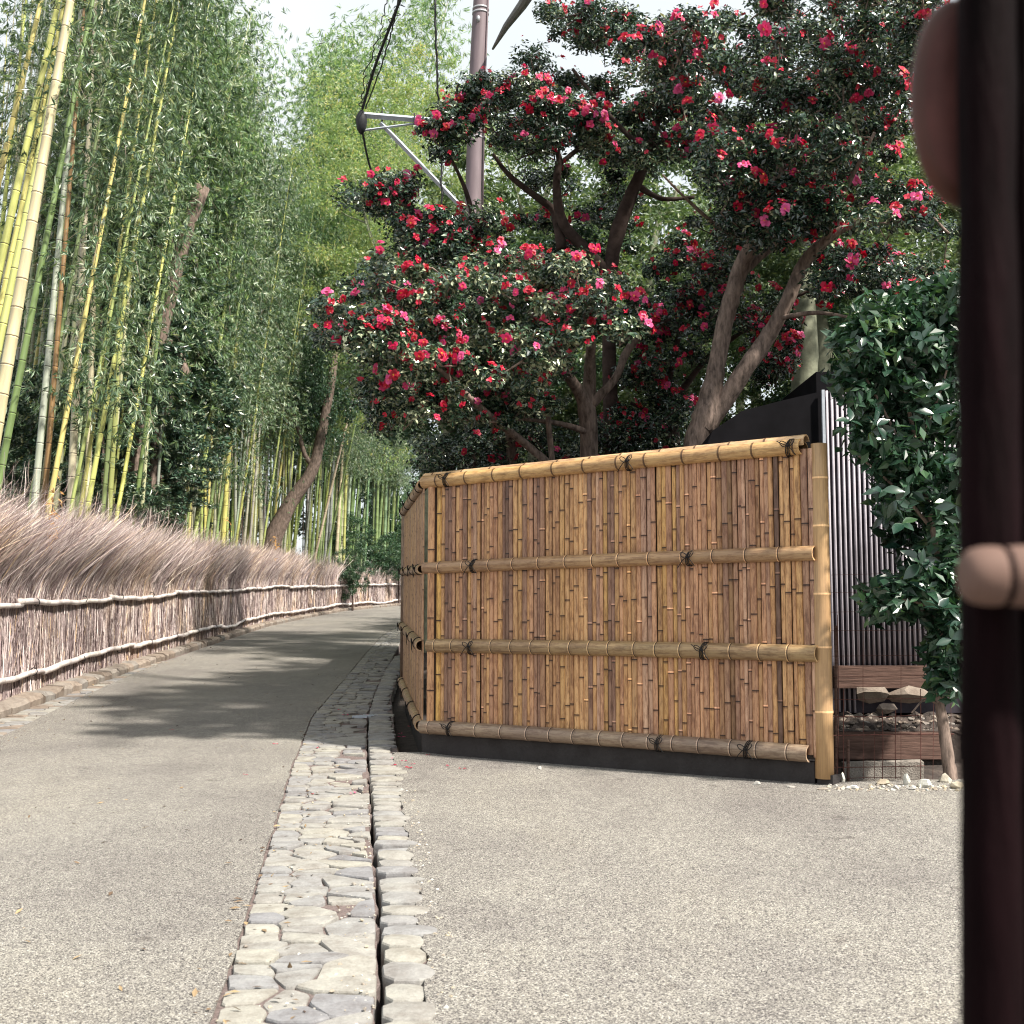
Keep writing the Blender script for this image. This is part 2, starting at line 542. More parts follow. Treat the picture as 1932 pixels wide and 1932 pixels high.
M['backing'] = mat_simple('brown_backing_board', (0.11, 0.065, 0.045), 0.9, 0.1, 6, 0.3, bs=0.2)
M['batten_wall'] = mat_simple('grey_lilac_wall', (0.055, 0.048, 0.058), 0.9, 0.1, 4, 0.3, bs=0.2)
M['plank'] = mat_simple('weathered_plank', (0.12, 0.072, 0.058), 0.85, 0.2, 2.2, 0.5, bs=0.6, stretch=(2, 30, 30))
M['rust'] = mat_simple('rusty_wire', (0.13, 0.055, 0.045), 0.85, 0.3, 30, 0.4)
M['dark_post'] = mat_simple('stained_shaded_log', (0.0055, 0.0020, 0.0026), 0.75, 0.05, 40, 0.8, bs=0.8, stretch=(1, 1, 0.12))  # dark stain plus the shade of an unbuilt roof, put into the colour
M['red_oval'] = mat_simple('dull_red_lacquer', (0.085, 0.032, 0.028), 0.6, 0.2, 14, 0.35, bs=0.2)
M['red_rim'] = mat_simple('orange_rim', (0.06, 0.016, 0.009), 0.5, 0.4, 8, 0.3, bs=0.1)
M['near_bamboo'] = mat_simple('near_rail', (0.15, 0.095, 0.078), 0.7, 0.1, 14, 0.15, bs=0.1)

def mat_brush():
    m, nt, b, out = new_mat('brushwood_twig')
    tc = nt.nodes.new('ShaderNodeNewGeometry').outputs['Position']
    r = ramp(nt, attr(nt), [(0, (0.09, 0.062, 0.062)), (0.35, (0.32, 0.25, 0.24)), (0.65, (0.56, 0.475, 0.445)), (0.9, (0.82, 0.75, 0.69)), (1, (0.82, 0.60, 0.36))])
    n = noise(nt, 0.8, 4, vec=tc)
    nr = ramp(nt, n.outputs['Fac'], [(0.32, (0.90, 0.86, 0.90)), (0.5, (1, 0.98, 1.0)), (0.68, (1.12, 1.02, 0.90))])
    c = mixc(nt, 1.0, r.outputs[0], nr.outputs[0], 'MULTIPLY')
    nt.links.new(c, b.inputs['Base Color'])
    b.inputs['Roughness'].default_value = 0.9
    b.inputs['Specular IOR Level'].default_value = 0.2
    return m
M['brush'] = mat_brush()
M['grey_rail'] = mat_bamboo('silvered_rail', 0.25, 0.5, 0)

#==SETTING==
# ------------------------------------------------------------------ plan lines: (Y, X)
ROAD_R = [(-6, -0.3), (0, -0.55), (3.58, -0.87), (4.31, -0.97), (5.61, -1.16), (9.4, -1.70), (10.2, -1.79), (12.5, -2.07), (16.4, -2.33), (22.8, -2.76), (29.3, -3.18), (38, -3.4), (48, -2.6), (60, 0.5), (75, 8)]
SLOT = [(-6, 0.1), (0, -0.15), (3.85, -0.41), (5.19, -0.57), (7.99, -0.93), (10.4, -1.24), (12.6, -1.50), (14, -1.63), (18, -1.93), (23, -2.2)]
EDGE_R = [(-6, 0.32), (0, 0.06), (3.46, -0.21), (4.72, -0.33), (7.99, -0.71), (10.4, -1.02), (14.7, -1.50), (22.8, -2.0), (29.3, -2.45), (38, -2.6), (48, -1.8), (60, 1.3), (75, 8.8)]
ROAD_L = [(-6, -2.9), (0, -3.3), (5, -3.85), (10.8, -4.6), (15, -5.25), (19.1, -5.78), (23.6, -6.2), (34.9, -7.05), (40, -7.1), (49.8, -7.0), (60.7, -5.4), (70, -1.5), (78, 4)]
KERB = [(-6, -3.9), (5, -4.75), (12.3, -5.25), (19, -5.9), (23.6, -6.28), (34.9, -7.13), (40, -7.2), (49.8, -7.1), (60.7, -5.5), (70, -1.6), (78, 4)]
BRUSH = [(-6, -4.3), (5, -5.12), (12.3, -5.58), (19, -6.2), (23.6, -6.55), (34.9, -7.38), (40, -7.45), (49.8, -7.35), (60.7, -5.75), (70, -1.85), (78, 4)]

# ground: one soil sheet to the horizon, a little below the paved surfaces
def ground_sheet():
    ax = np.concatenate([-np.geomspace(400, 14, 14), np.linspace(-13, 13, 53), np.geomspace(14, 400, 14)])
    ay = np.concatenate([-np.geomspace(300, 9, 10), np.linspace(-8, 80, 120), np.geomspace(82, 900, 16)])
    X, Y = np.meshgrid(ax, ay)
    Z = gz(X, Y) - 0.16
    bl = np.interp(Y.ravel(), [r[0] for r in BRUSH], [r[1] for r in BRUSH]).reshape(X.shape)
    grove = np.clip((bl - 0.15 - X) / 0.5, 0, 1)
    grove = np.where((Y > 75) | (Y < -6), 0, grove)
    Z = Z + grove * 0.30 + 0.05 * np.sin(X * 1.7 + Y) * grove
    A, B = np.array([-0.6, 10.25]), np.array([2.2, 8.15])
    # bed behind the bamboo fence and under the shrub
    n = np.array([0.61, 0.79])
    d = (X - A[0]) * n[0] + (Y - A[1]) * n[1]
    bed = np.clip((d - 0.1) / 0.3, 0, 1) * (X > -0.2 - (Y - 10) * 0.11)
    bed = np.where(X > 1.9, np.clip((Y - 8.15) / 0.35, 0, 1), bed)
    Z = Z + np.where(Y < 60, bed * 0.18, 0.12)
    g = Geo()
    nx, ny = len(ax), len(ay)
    i = np.arange(ny - 1)[:, None] * nx; j = np.arange(nx - 1)[None, :]
    Q = np.stack([i + j, i + j + 1, i + nx + j + 1, i + nx + j], -1).reshape(-1, 4)
    g.add(np.stack([X, Y, Z], -1).reshape(-1, 3), Q)
    tag(part('ground', g, M['soil'], smooth=True), kind='structure')
ground_sheet()

def paved(name, left, right, ys, mat, nx=6, skirt=0.2, wig=0.0):
    g = Geo()
    rows = []
    for y in ys:
        xl, xr = interp(left, y) if not callable(left) else left(y), interp(right, y) if not callable(right) else right(y)
        if wig:
            xl += RNG.normal() * wig; xr += RNG.normal() * wig
        xs = np.linspace(xl, xr, nx)
        row = [[xs[0], y, gz(xs[0], y) - skirt]] + [[x, y, gz(x, y)] for x in xs] + [[xs[-1], y, gz(xs[-1], y) - skirt]]
        rows.append(row)
    V = np.array(rows); n = V.shape[1]
    i = np.arange(len(ys) - 1)[:, None] * n; j = np.arange(n - 1)[None, :]
    Q = np.stack([i + j, i + j + 1, i + n + j + 1, i + n + j], -1).reshape(-1, 4)
    g.add(V.reshape(-1, 3), Q)
    return part(name, g, mat, smooth=False)

ys_near = np.concatenate([np.arange(-5, 14, 0.12), np.arange(14, 76, 0.5)])
tag(paved('road', ROAD_L, ROAD_R, ys_near, M['road'], 14, wig=0.004), kind='structure')
# apron in front of the bamboo fence: right of the edging stones
FA = np.array([-0.71, 10.0]); FB = np.array([1.98, 7.95])
FD = (FB - FA) / np.linalg.norm(FB - FA)
FN = np.array([FD[1], -FD[0]]) * 1.0          # towards the camera side
if FN[1] > 0: FN = -FN
def apron_right(y):
    if y <= 8.0: return 9.0
    t = (y - FA[1]) / (FB[1] - FA[1])
    return FA[0] + (FB[0] - FA[0]) * t + 0.05
g = Geo()
rows = []
for y in np.concatenate([np.arange(-5, 7.95, 0.12), np.arange(7.95, 10.05, 0.08)]):
    xl = interp(EDGE_R, y) - 0.02 + RNG.normal() * 0.010
    xr = max(xl + 0.05, apron_right(y))
    xs = xl + (xr - xl) * np.linspace(0, 1, 16) ** 1.5
    rows.append([[xs[0], y, gz(xs[0], y) - 0.2]] + [[x, y, gz(x, y) + 0.002] for x in xs])
V = np.array(rows); n = V.shape[1]
i = np.arange(len(rows) - 1)[:, None] * n; j = np.arange(n - 1)[None, :]
g.add(V.reshape(-1, 3), np.stack([i + j, i + j + 1, i + n + j + 1, i + n + j], -1).reshape(-1, 4))
tag(part('pavement', g, M['apron']), kind='structure')

# gutter of cobbles between road and slot
def clip_poly(poly, p, nrm):
    out = []
    for k in range(len(poly)):
        a, b_ = poly[k], poly[(k + 1) % len(poly)]
        da, db = (a - p).dot(nrm), (b_ - p).dot(nrm)
        if da <= 0: out.append(a)
        if da * db < 0: out.append(a + (b_ - a) * (da / (da - db)))
    return out

def inset(poly, d):
    P = np.array(poly); c = P.mean(0)
    res = [np.array(p) for p in poly]
    for k in range(len(poly)):
        a, b_ = P[k], P[(k + 1) % len(P)]
        e = b_ - a; l = np.linalg.norm(e)
        if l < 1e-5: continue
        nr = np.array([e[1], -e[0]]) / l
        if nr.dot(a - c) < 0: nr = -nr
        res = clip_poly(res, a - nr * d, nr)
        if len(res) < 3: return None
    return res

def round_poly(poly, r=0.25):
    out = []
    n_ = len(poly)
    for k in range(n_):
        a, b_, c = poly[k - 1], poly[k], poly[(k + 1) % n_]
        out.append(b_ + (a - b_) * r); out.append(b_ + (c - b_) * r)
    return out

def stone_geo(g, poly, h=0.0, deep=0.10, var=0.5, dome=0.003):
    P = np.array(poly); c = P.mean(0)
    n_ = len(P)
    til = RNG.normal(size=2) * 0.02
    z = lambda q, dz: gz(q[:, 0], q[:, 1]) + h + dz + (q - c) @ til
    P1 = c + (P - c) * 0.99; P2 = c + (P - c) * 0.955
    r0 = np.column_stack([P, z(P, -deep)]); r1 = np.column_stack([P, z(P, -0.016)])
    r2 = np.column_stack([P1, z(P1, -0.006)]); r3 = np.column_stack([P2, z(P2, 0)])
    cc = np.array([[c[0], c[1], float(gz(*c)) + h + dome]])
    V = np.concatenate([r0, r1, r2, r3, cc])
    k = np.arange(n_); k1 = (k + 1) % n_
    Fs = []
    for a in range(3):
        Fs.append(np.stack([a * n_ + k, a * n_ + k1, (a + 1) * n_ + k1, (a + 1) * n_ + k], -1))
    base = g.n
    g.add(V, np.concatenate(Fs), 0, var)
    g.V.append(np.zeros((0, 3)))
    T3 = np.stack([3 * n_ + k, 3 * n_ + k1, np.full(n_, 4 * n_)], -1)
    g.L.append((T3 + base).ravel()); g.T.append(np.full(n_, 3)); g.M.append(np.zeros(n_, int)); g.A.append(np.full(n_, var))

def smooth_mesh_part(name, g, mat, parent):
    V = np.concatenate(g.V)
    c = V.mean(0)
    g.V = [v - c for v in g.V]
    me = g.mesh(name, mat, False)
    return link(name, me, parent, c - np.array(parent.location))

def voronoi_band(left, right, y0, y1, sp, edge_big=True):
    seeds = []
    y = y0
    while y < y1:
        xl, xr = interp(left, y), interp(right, y)
        w = xr - xl
        if edge_big:
            seeds.append([xl + 0.075 + RNG.normal() * 0.015, y + RNG.normal() * 0.02])
            x = xl + 0.19 + RNG.random() * 0.05
        else:
            x = xl + 0.05 + RNG.random() * 0.05
        while x < xr - 0.02:
            seeds.append([x, y + RNG.normal() * sp * 0.38])
            x += sp * (0.7 + RNG.random() * 0.9)
        y += sp * (0.72 + RNG.random() * 0.25)
    S = np.array(seeds)
    polys = []
    for s in S:
        dd = np.linalg.norm(S - s, axis=1)
        nb = S[(dd < sp * 3.2) & (dd > 1e-6)]
        P = [s + np.array(v) for v in ((-.3, -.3), (.3, -.3), (.3, .3), (-.3, .3))]
        for q in nb:
            P = clip_poly(P, (s + q) / 2, (q - s))
            if len(P) < 3: break
        if len(P) < 3: continue
        # band sides
        for line, sg in ((left, -1), (right, 1)):
            xa, xb = interp(line, s[1] - 0.3), interp(line, s[1] + 0.3)
            a = np.array([interp(line, s[1]), s[1]]); d = np.array([xb - xa, 0.6]); nr = np.array([d[1], -d[0]]) * sg
            P = clip_poly(P, a, nr / np.linalg.norm(nr))
            if len(P) < 3: break
        if len(P) < 3: continue
        P = inset(P, 0.002 + RNG.random() * 0.004)
        if P is None or len(P) < 3: continue
        fr_ = (np.mean([p[0] for p in P]) - interp(left, s[1])) / max(0.05, interp(right, s[1]) - interp(left, s[1]))
        if edge_big and fr_ > 0.72 and RNG.random() < 0.38:
            # sandy hollow: a small loose stone instead
            if RNG.random() < 0.5: continue
            P = inset(P, 0.028)
            if P is None or len(P) < 3: continue
        P = [p for k, p in enumerate(P) if np.linalg.norm(p - P[k - 1]) > 0.012]
        if len(P) < 3: continue
        polys.append(round_poly([p + RNG.normal(size=2) * 0.004 for p in P], 0.11))
    return polys

BED_R = [(y, interp(SLOT, y) - 0.010) if y < 12.6 else (y, interp(EDGE_R, y) - 0.2) for y in list(np.arange(-6, 13, 0.5)) + [14, 16, 18, 22, 26, 30, 38, 48, 60, 74]]
BED_L = [(y, x + 0.008) for y, x in ROAD_R]
gutter = root('cobbled_gutter', (-0.7, 5, gz(-0.7, 5)), 'pale irregular cobblestone gutter strip running along the right edge of the road', 'gutter')
# sandy bed between stones
g = Geo()
rows = []
for y in np.arange(-1, 46, 0.1):
    xs = np.linspace(interp(BED_L, y) - 0.02, interp(BED_R, y) + RNG.normal() * 0.008 + 0.004, 5)
    rows.append([[x, y, gz(x, y) - 0.011 - 0.006 * (k > 2)] for k, x in enumerate(xs)] + [[xs[-1], y, gz(xs[-1], y) - 0.16]])
V = np.array(rows); n = V.shape[1]
i = np.arange(len(rows) - 1)[:, None] * n; j = np.arange(n - 1)[None, :]
g.add(V.reshape(-1, 3), np.stack([i + j, i + j + 1, i + n + j + 1, i + n + j], -1).reshape(-1, 4))
part('bed', g, M['joint'], gutter)
polys = voronoi_band(BED_L, BED_R, 2.7, 11.0, 0.165)
polys.sort(key=lambda P: np.mean([p[1] for p in P]))
far = voronoi_band(BED_L, BED_R, 11.0, 34, 0.15)
for P in polys[:285]:
    g = Geo(); stone_geo(g, P, RNG.normal() * 0.0045, var=RNG.random() * 0.4)
    smooth_mesh_part('stone', g, M['cobble'], gutter)
g = Geo()
for P in polys[285:] + far:
    stone_geo(g, P, RNG.normal() * 0.005, var=RNG.random())
g.V = [v - np.array(gutter.location) for v in g.V]
o = link('far_cobbles', g.mesh('far_cobbles', M['cobble'], False), gutter)
tag(o, kind='stuff')
# inspection frame and thin steel edges at the end of the slot
gr = Geo()
for q in (0, 0.05, 0.10, 0.15):
    box(gr, (-1.56 + q * 0.6, 12.45 + q, gz(-1.5, 12.5) + 0.012), (0.16, 0.02, 0.02), -0.2)
part('drain_grate', gr, M['galv'], gutter)

# edging stones right of the slot
edging = root('stone_edging', (-0.3, 4, gz(-0.3, 4)), 'single row of squarish pale edging stones between drain slot and gravel apron', 'edging')
y = 2.6
while y < 22:
    L_ = 0.11 + RNG.random() * 0.09 + (0.03 if y < 6 else 0)
    xs, xe = interp(SLOT, y + L_ / 2) + 0.010, interp(EDGE_R, y + L_ / 2)
    k = (interp(SLOT, y + L_) - interp(SLOT, y))
    xe += RNG.normal() * 0.022 + 0.01
    j_ = lambda: RNG.normal() * 0.006
    P = [np.array(p) for p in ((xs - k / 2 + j_() + 0.004, y), (xe - k / 2 + j_() - 0.02, y + j_()), (xe + j_() + 0.012, y + L_ * 0.45), (xe + k / 2 + j_() - 0.02, y + L_ - 0.012), (xs + k / 2 + j_() + 0.004, y + L_ - 0.012))]
    g = Geo(); stone_geo(g, round_poly(P, 0.22), 0.004 + RNG.normal() * 0.005, 0.12, RNG.random() * 0.4, 0.01)
    smooth_mesh_part('stone', g, M['cobble'], edging)
    y += L_ + 0.004
g = Geo()
rows = []
for y in np.arange(-1, 22.2, 0.2):
    x0, x1 = interp(SLOT, y) + 0.03, interp(EDGE_R, y) + 0.03
    rows.append([[x0, y, gz(x0, y) - 0.15], [x0, y, gz(x0, y) - 0.02], [x1, y, gz(x1, y) - 0.014]])
V = np.array(rows); n = 3
i = np.arange(len(rows) - 1)[:, None] * n; j = np.arange(n - 1)[None, :]
g.add(V.reshape(-1, 3), np.stack([i + j, i + j + 1, i + n + j + 1, i + n + j], -1).reshape(-1, 4))
part('bed', g, M['joint'], edging)

# left side: rough kerb stones and thin cobble strip at the foot of the brushwood fence
kerb = root('rough_kerb', (-5.2, 12, gz(-5.2, 12)), 'low rough brown stone kerb at the foot of the brushwood fence', 'kerb')
y = 9.0; cnt = 0
gk = Geo()
while y < 62:
    L_ = (0.28 + RNG.random() * 0.5)
    g = Geo()
    n_ = 7
    for a in range(1):
        yy = np.linspace(y, y + L_ - 0.02, 4)
        V = []
        for q in yy:
            xk = interp(KERB, q); xb = interp(BRUSH, q) + 0.02
            j1, j2 = RNG.normal() * 0.012, RNG.normal() * 0.012
            z0 = float(gz(xk, q)); hgt = 0.095 + RNG.normal() * 0.010
            V += [[xk + j1, q, z0 - 0.15], [xk + j1 + 0.01, q, z0 + hgt * 0.6], [xk - 0.03 + j2, q, z0 + hgt], [xb, q, z0 + hgt + 0.02], [xb - 0.02, q, z0 - 0.1]]
        m_ = 5
        i = np.arange(3)[:, None] * m_; j = np.arange(m_ - 1)[None, :]
        Q = np.stack([i + j, i + m_ + j, i + m_ + j + 1, i + j + 1], -1).reshape(-1, 4)
        tgt = g if cnt < 70 else gk
        tgt.add(V, Q, 0, RNG.random())
        tgt.poly(V, [[0, 1, 2, 3, 4], [19, 18, 17, 16, 15]], 0, 0.3)
    if cnt < 70:
        smooth_mesh_part('stone', g, M['kerb'], kerb).data.polygons.foreach_set('use_smooth', np.zeros(14, bool))
    cnt += 1
    y += L_
if gk.n:
    gk.V = [v - np.array(kerb.location) for v in gk.V]
    tag(link('far_stones', gk.mesh('far_stones', M['kerb']), kerb), kind='stuff')
strip = root('flat_cobble_strip', (-4.9, 11, gz(-4.9, 11)), 'narrow strip of flat dull cobbles between left kerb and road', 'paving')
KL = [(y, x + 0.01) for y, x in KERB]; RL = [(y, x - 0.01) for y, x in ROAD_L]
ps = voronoi_band(KL, RL, 8.8, 20.5, 0.19, False)
for P in ps[:260]:
    g = Geo(); stone_geo(g, P, RNG.normal() * 0.005 - 0.004, var=0.25 + RNG.random() * 0.3)
    smooth_mesh_part('stone', g, M['kerb'] if RNG.random() < 0.35 else M['cobble'], strip)
g = Geo(); rows = []
for y in np.arange(-5, 62, 0.5):
    x0, x1 = interp(KERB, y) - 0.02, interp(ROAD_L, y) + 0.02
    rows.append([[x0, y, gz(x0, y) - 0.02], [x1, y, gz(x1, y) - 0.02]])
V = np.array(rows); n = 2
i = np.arange(len(rows) - 1)[:, None] * n; j = np.arange(n - 1)[None, :]
g.add(V.reshape(-1, 3), np.stack([i + j, i + j + 1, i + n + j + 1, i + n + j], -1).reshape(-1, 4))
part('bed', g, M['joint'], strip)

#==BRUSH==
# ------------------------------------------------------------------ brushwood fence
brush = root('brushwood_fence', (-5.6, 13, gz(-5.6, 13)), 'tall shaggy fence of bundled brown twigs along the left side of the road', 'fence')
def brush_frame(y):
    x = interp(BRUSH, y); x2 = interp(BRUSH, y + 0.5)
    t = np.array([x2 - x, 0.5]); t /= np.linalg.norm(t)
    return x, t
def brush_twigs(n, y0, y1, seed, wmul=1.0):
    rg = np.random.default_rng(seed)
    u = rg.random(n)
    ys = y0 + (y1 - y0) * u
    xb = np.interp(ys, [r[0] for r in BRUSH], [r[1] for r in BRUSH])
    xb2 = np.interp(ys + 0.5, [r[0] for r in BRUSH], [r[1] for r in BRUSH])
    t = np.stack([xb2 - xb, np.full(n, 0.5)], -1); t /= np.linalg.norm(t, axis=1)[:, None]
    nrm = np.stack([t[:, 1], -t[:, 0]], -1)            # towards the road
    front = rg.random(n) < 0.75
    depth = np.where(front, rg.random(n) * 0.09, -0.25 + rg.random(n) * 0.3)
    K = 6
    hmax = np.interp(ys, [40, 50, 56], [2.36, 1.9, 1.35]) + 0.14 * np.sin(ys * 1.3) + 0.10 * np.sin(ys * 3.7 + 1)
    start = np.where(rg.random(n) < 0.55, 0.0, rg.random(n) * 1.2)
    length = np.minimum(0.75 + rg.random(n) * 1.2, hmax - start + rg.random(n) ** 3 * 0.9)
    # short pieces start higher to thicken the crown
    start = np.where(rg.random(n) < 0.35, np.maximum(start, hmax - length - rg.random(n) * 0.45), start)
    s = np.linspace(0, 1, K)[None, :]
    h = start[:, None] + length[:, None] * s
    lean_w = np.clip((h - 1.1) / 1.2, 0, 1.3)
    sweep = 0.62 + 0.22 * np.sin(ys * 0.9)[:, None] + rg.normal(size=(n, 1)) * 0.50
    wild = rg.random((n, 1)) < 0.22
    sweep = np.where(wild, 0.35 + rg.normal(size=(n, 1)) * 1.1, sweep)
    along = lean_w ** 1.4 * sweep * 0.85 + rg.normal(size=(n, 1)) * 0.13 * s + np.sin(s * (4 + 5 * rg.random((n, 1))) + rg.random((n, 1)) * 6) * 0.030
    out = depth[:, None] + lean_w ** 1.4 * (0.10 + rg.normal(size=(n, 1)) * 0.26) + np.sin(s * (4 + 5 * rg.random((n, 1))) + rg.random((n, 1)) * 6) * 0.022
    z = gz(xb, ys)[:, None] + 0.08 + h * (1 - 0.10 * lean_w)
    px = xb[:, None] + t[:, :1] * along + nrm[:, :1] * out
    py = ys[:, None] + t[:, 1:] * along + nrm[:, 1:] * out
    C = np.stack([px, py, z], -1)                      # n,K,3
    w = (0.0022 + rg.random(n) ** 2.5 * 0.005) * wmul
    ang = rg.random(n) * math.pi * 0.8 - 0.4 * math.pi
    wx = np.stack([t[:, 0] * np.cos(ang) + nrm[:, 0] * np.sin(ang), t[:, 1] * np.cos(ang) + nrm[:, 1] * np.sin(ang), np.zeros(n)], -1)
    taper = np.linspace(1, 0.35, K)[None, :, None]
    A = C + wx[:, None, :] * w[:, None, None] * taper
    B = C - wx[:, None, :] * w[:, None, None] * taper
    V = np.stack([A, B], 2).reshape(n, K * 2, 3)
    base = (np.arange(n) * K * 2)[:, None, None]
    q = np.array([[2 * k, 2 * k + 1, 2 * k + 3, 2 * k + 2] for k in range(K - 1)])[None]
    g = Geo()
    var = np.repeat(np.clip(rg.beta(1.2, 1.3, n) + (rg.random(n) < 0.03) * 0.6, 0, 1), K - 1)
    g.add(V.reshape(-1, 3), (base + q).reshape(-1, 4), 0, var)
    g.V = [v - np.array(brush.location) for v in g.V]
    return g
gb = brush_twigs(62000, 9.5, 20, 1, 1.0)
g2 = brush_twigs(36000, 20, 40, 2, 1.4)
g3 = brush_twigs(9000, 40, 66, 3, 2.2)
for gg, nm in ((gb, 'twigs'), (g2, 'twigs'), (g3, 'twigs')):
    o = link(nm, gg.mesh(nm, M['brush']), brush); tag(o, kind='stuff')
# packed core of the hedge
g = Geo(); rows = []
for y in np.arange(9, 70, 0.5):
    x, t = brush_frame(y); nr = np.array([t[1], -t[0]])
    a = np.array([x, y]) + nr * 0.0 ; b_ = np.array([x, y]) - nr * 0.25
    z0 = float(gz(x, y))
    a2 = a + t * 0.30; b2 = b_ + t * 0.30
    hs = float(np.interp(y, [40, 50, 56], [1, 0.8, 0.55]))
    rows.append([[*a, z0 - 0.1], [*a, z0 + 1.3 * hs], [*a2, z0 + 1.80 * hs], [*b2, z0 + 1.80 * hs], [*b_, z0 + 1.3 * hs], [*b_, z0 - 0.1]])
V = np.array(rows); n = 6
i = np.arange(len(rows) - 1)[:, None] * n; j = np.arange(n - 1)[None, :]
g.add(V.reshape(-1, 3), np.stack([i + j, i + n + j, i + n + j + 1, i + j + 1], -1).reshape(-1, 4), 0, 0.22)
part('core', g, M['brush'], brush)
# rails: lengths of silvered bamboo
for hz, ph, rad in ((1.15, 0.0, 0.036), (0.34, 1.3, 0.038)):
    y = 9.2 + ph
    while y < 66:
        Ln = 3.4 + RNG.random() * 1.6
        pts = []; rr = []
        kk = int(Ln / 0.16)
        bow = RNG.normal() * 0.035; tl = RNG.normal() * 0.03
        va = []
        for q in range(kk + 1):
            yy = y + Ln * q / kk
            x, t = brush_frame(yy); nr = np.array([t[1], -t[0]])
            s = q / kk
            z = float(gz(x, yy)) + hz - 0.0022 * (yy - 13) + bow * math.sin(s * math.pi) + tl * (s - 0.5) + 0.008 * math.sin(yy * 5)
            pts.append([*(np.array([x, yy]) + nr * (0.135 + 0.01 * math.sin(yy * 3))), z])
            node = (q % 3 == 0)
            rr.append(rad * (1.10 if node else 1.0) * (1 - 0.25 * s) * (1.0 if yy < 40 else 1.35))
            va.append(0.36 if node else 0.5)
        g = Geo(); tube(g, pts, rr, 9, 0, va[:-1])
        part('rail', g, M['grey_rail'], brush, True, (0.74, 0.71, 0.72))
        y += Ln - 0.12
# grey posts holding the rails every few metres (short dark lashings)
g = Geo()
for y in np.arange(9.9, 60, 2.15):
    x, t = brush_frame(y); nr = np.array([t[1], -t[0]])
    for hz in (1.15, 0.34):
        c = np.array([x, y]) + nr * 0.135
        th = np.linspace(0, 2 * math.pi, 9)
        z0 = float(gz(x, y)) + hz - 0.0022 * (y - 13)
        ring = [[c[0] + nr[0] * 0.041 * math.cos(a), c[1] + nr[1] * 0.041 * math.cos(a), z0 + 0.045 * math.sin(a)] for a in th]
        tube(g, ring, 0.006, 4, caps=False)
tag(part('lashing', g, M['cord'], brush), kind='stuff')

#==FENCE==
# ------------------------------------------------------------------ bamboo fence with a short front face and a long side
fence = root('bamboo_fence', (FA[0], FA[1], 0), 'new golden split bamboo fence with four tied rails at the bend', 'fence')
FL = np.linalg.norm(FB - FA)
def fence_pt(s, out, z):
    p = FA + FD * s + FN * out
    return np.array([p[0], p[1], z])
def fence_s(px, out=0.0):
    """distance along the front face of a picture column"""
    d = ray(px, 1172)[:2]
    A = FA + FN * out
    # A + s*FD = k*d
    Mx = np.array([[FD[0], -d[0]], [FD[1], -d[1]]])
    s, k = np.linalg.solve(Mx, -A)
    return s

def half_strip(g, p0, p1, r, facing, nodes, thick=0.006, nseg=7, node_var=None, step=0.0, bulge=0.12, tipr=None):
    """split cane from p0 to p1, its round side towards `facing`"""
    p0, p1 = np.array(p0, float), np.array(p1, float)
    T = p1 - p0; Lx = np.linalg.norm(T); T /= Lx
    Fc = np.array(facing, float); Fc -= T * Fc.dot(T); Fc /= np.linalg.norm(Fc)
    S = np.cross(T, Fc)
    st = [(0, 1.0)]
    for nd in nodes:
        for dz, k in ((-0.016, 1.0), (-0.006, 1 + bulge), (0.004, 1 + bulge * 0.5), (0.014, 1.0)):
            st.append((nd + dz, k))
    st.append((Lx, 1.0))
    st = sorted([s_ for s_ in st if 0 <= s_[0] <= Lx])
    th = np.linspace(-math.pi / 2, math.pi / 2, nseg)
    V = []; va = []
    for q, (s_, k) in enumerate(st):
        rr = r * k if tipr is None else (r + (tipr - r) * s_ / Lx) * k
        c = p0 + T * s_
        for a in th:
            V.append(c + S * (math.sin(a) * rr) + Fc * (math.cos(a) * rr * 0.62))
    for q in range(len(st) - 1):
        nearnode = st[q][1] > 1.0 and st[q + 1][1] > 1.0
        lower = st[q][1] == 1.0 and st[q + 1][1] > 1.0
        v = 0.5
        if nearnode: v = node_var[0] if node_var else 0.12
        elif lower: v = node_var[1] if node_var else 0.30
        va += [v] * (nseg - 1)
    m_ = len(st)
    i = np.arange(m_ - 1)[:, None] * nseg; j = np.arange(nseg - 1)[None, :]
    Q = np.stack([i + j, i + j + 1, i + nseg + j + 1, i + nseg + j], -1).reshape(-1, 4)
    g.add(V, Q, 0, va)
    # back face closes the strip
    b0 = [V[0], V[nseg - 1], V[-1], V[-nseg]]
    g.add(b0, [[0, 3, 2, 1]], 0, 0.35)
    g.poly(V[:nseg], [list(range(nseg))[::-1]], 0, 0.5)
    g.poly(V[-nseg:], [list(range(nseg))], 0, 0.5)

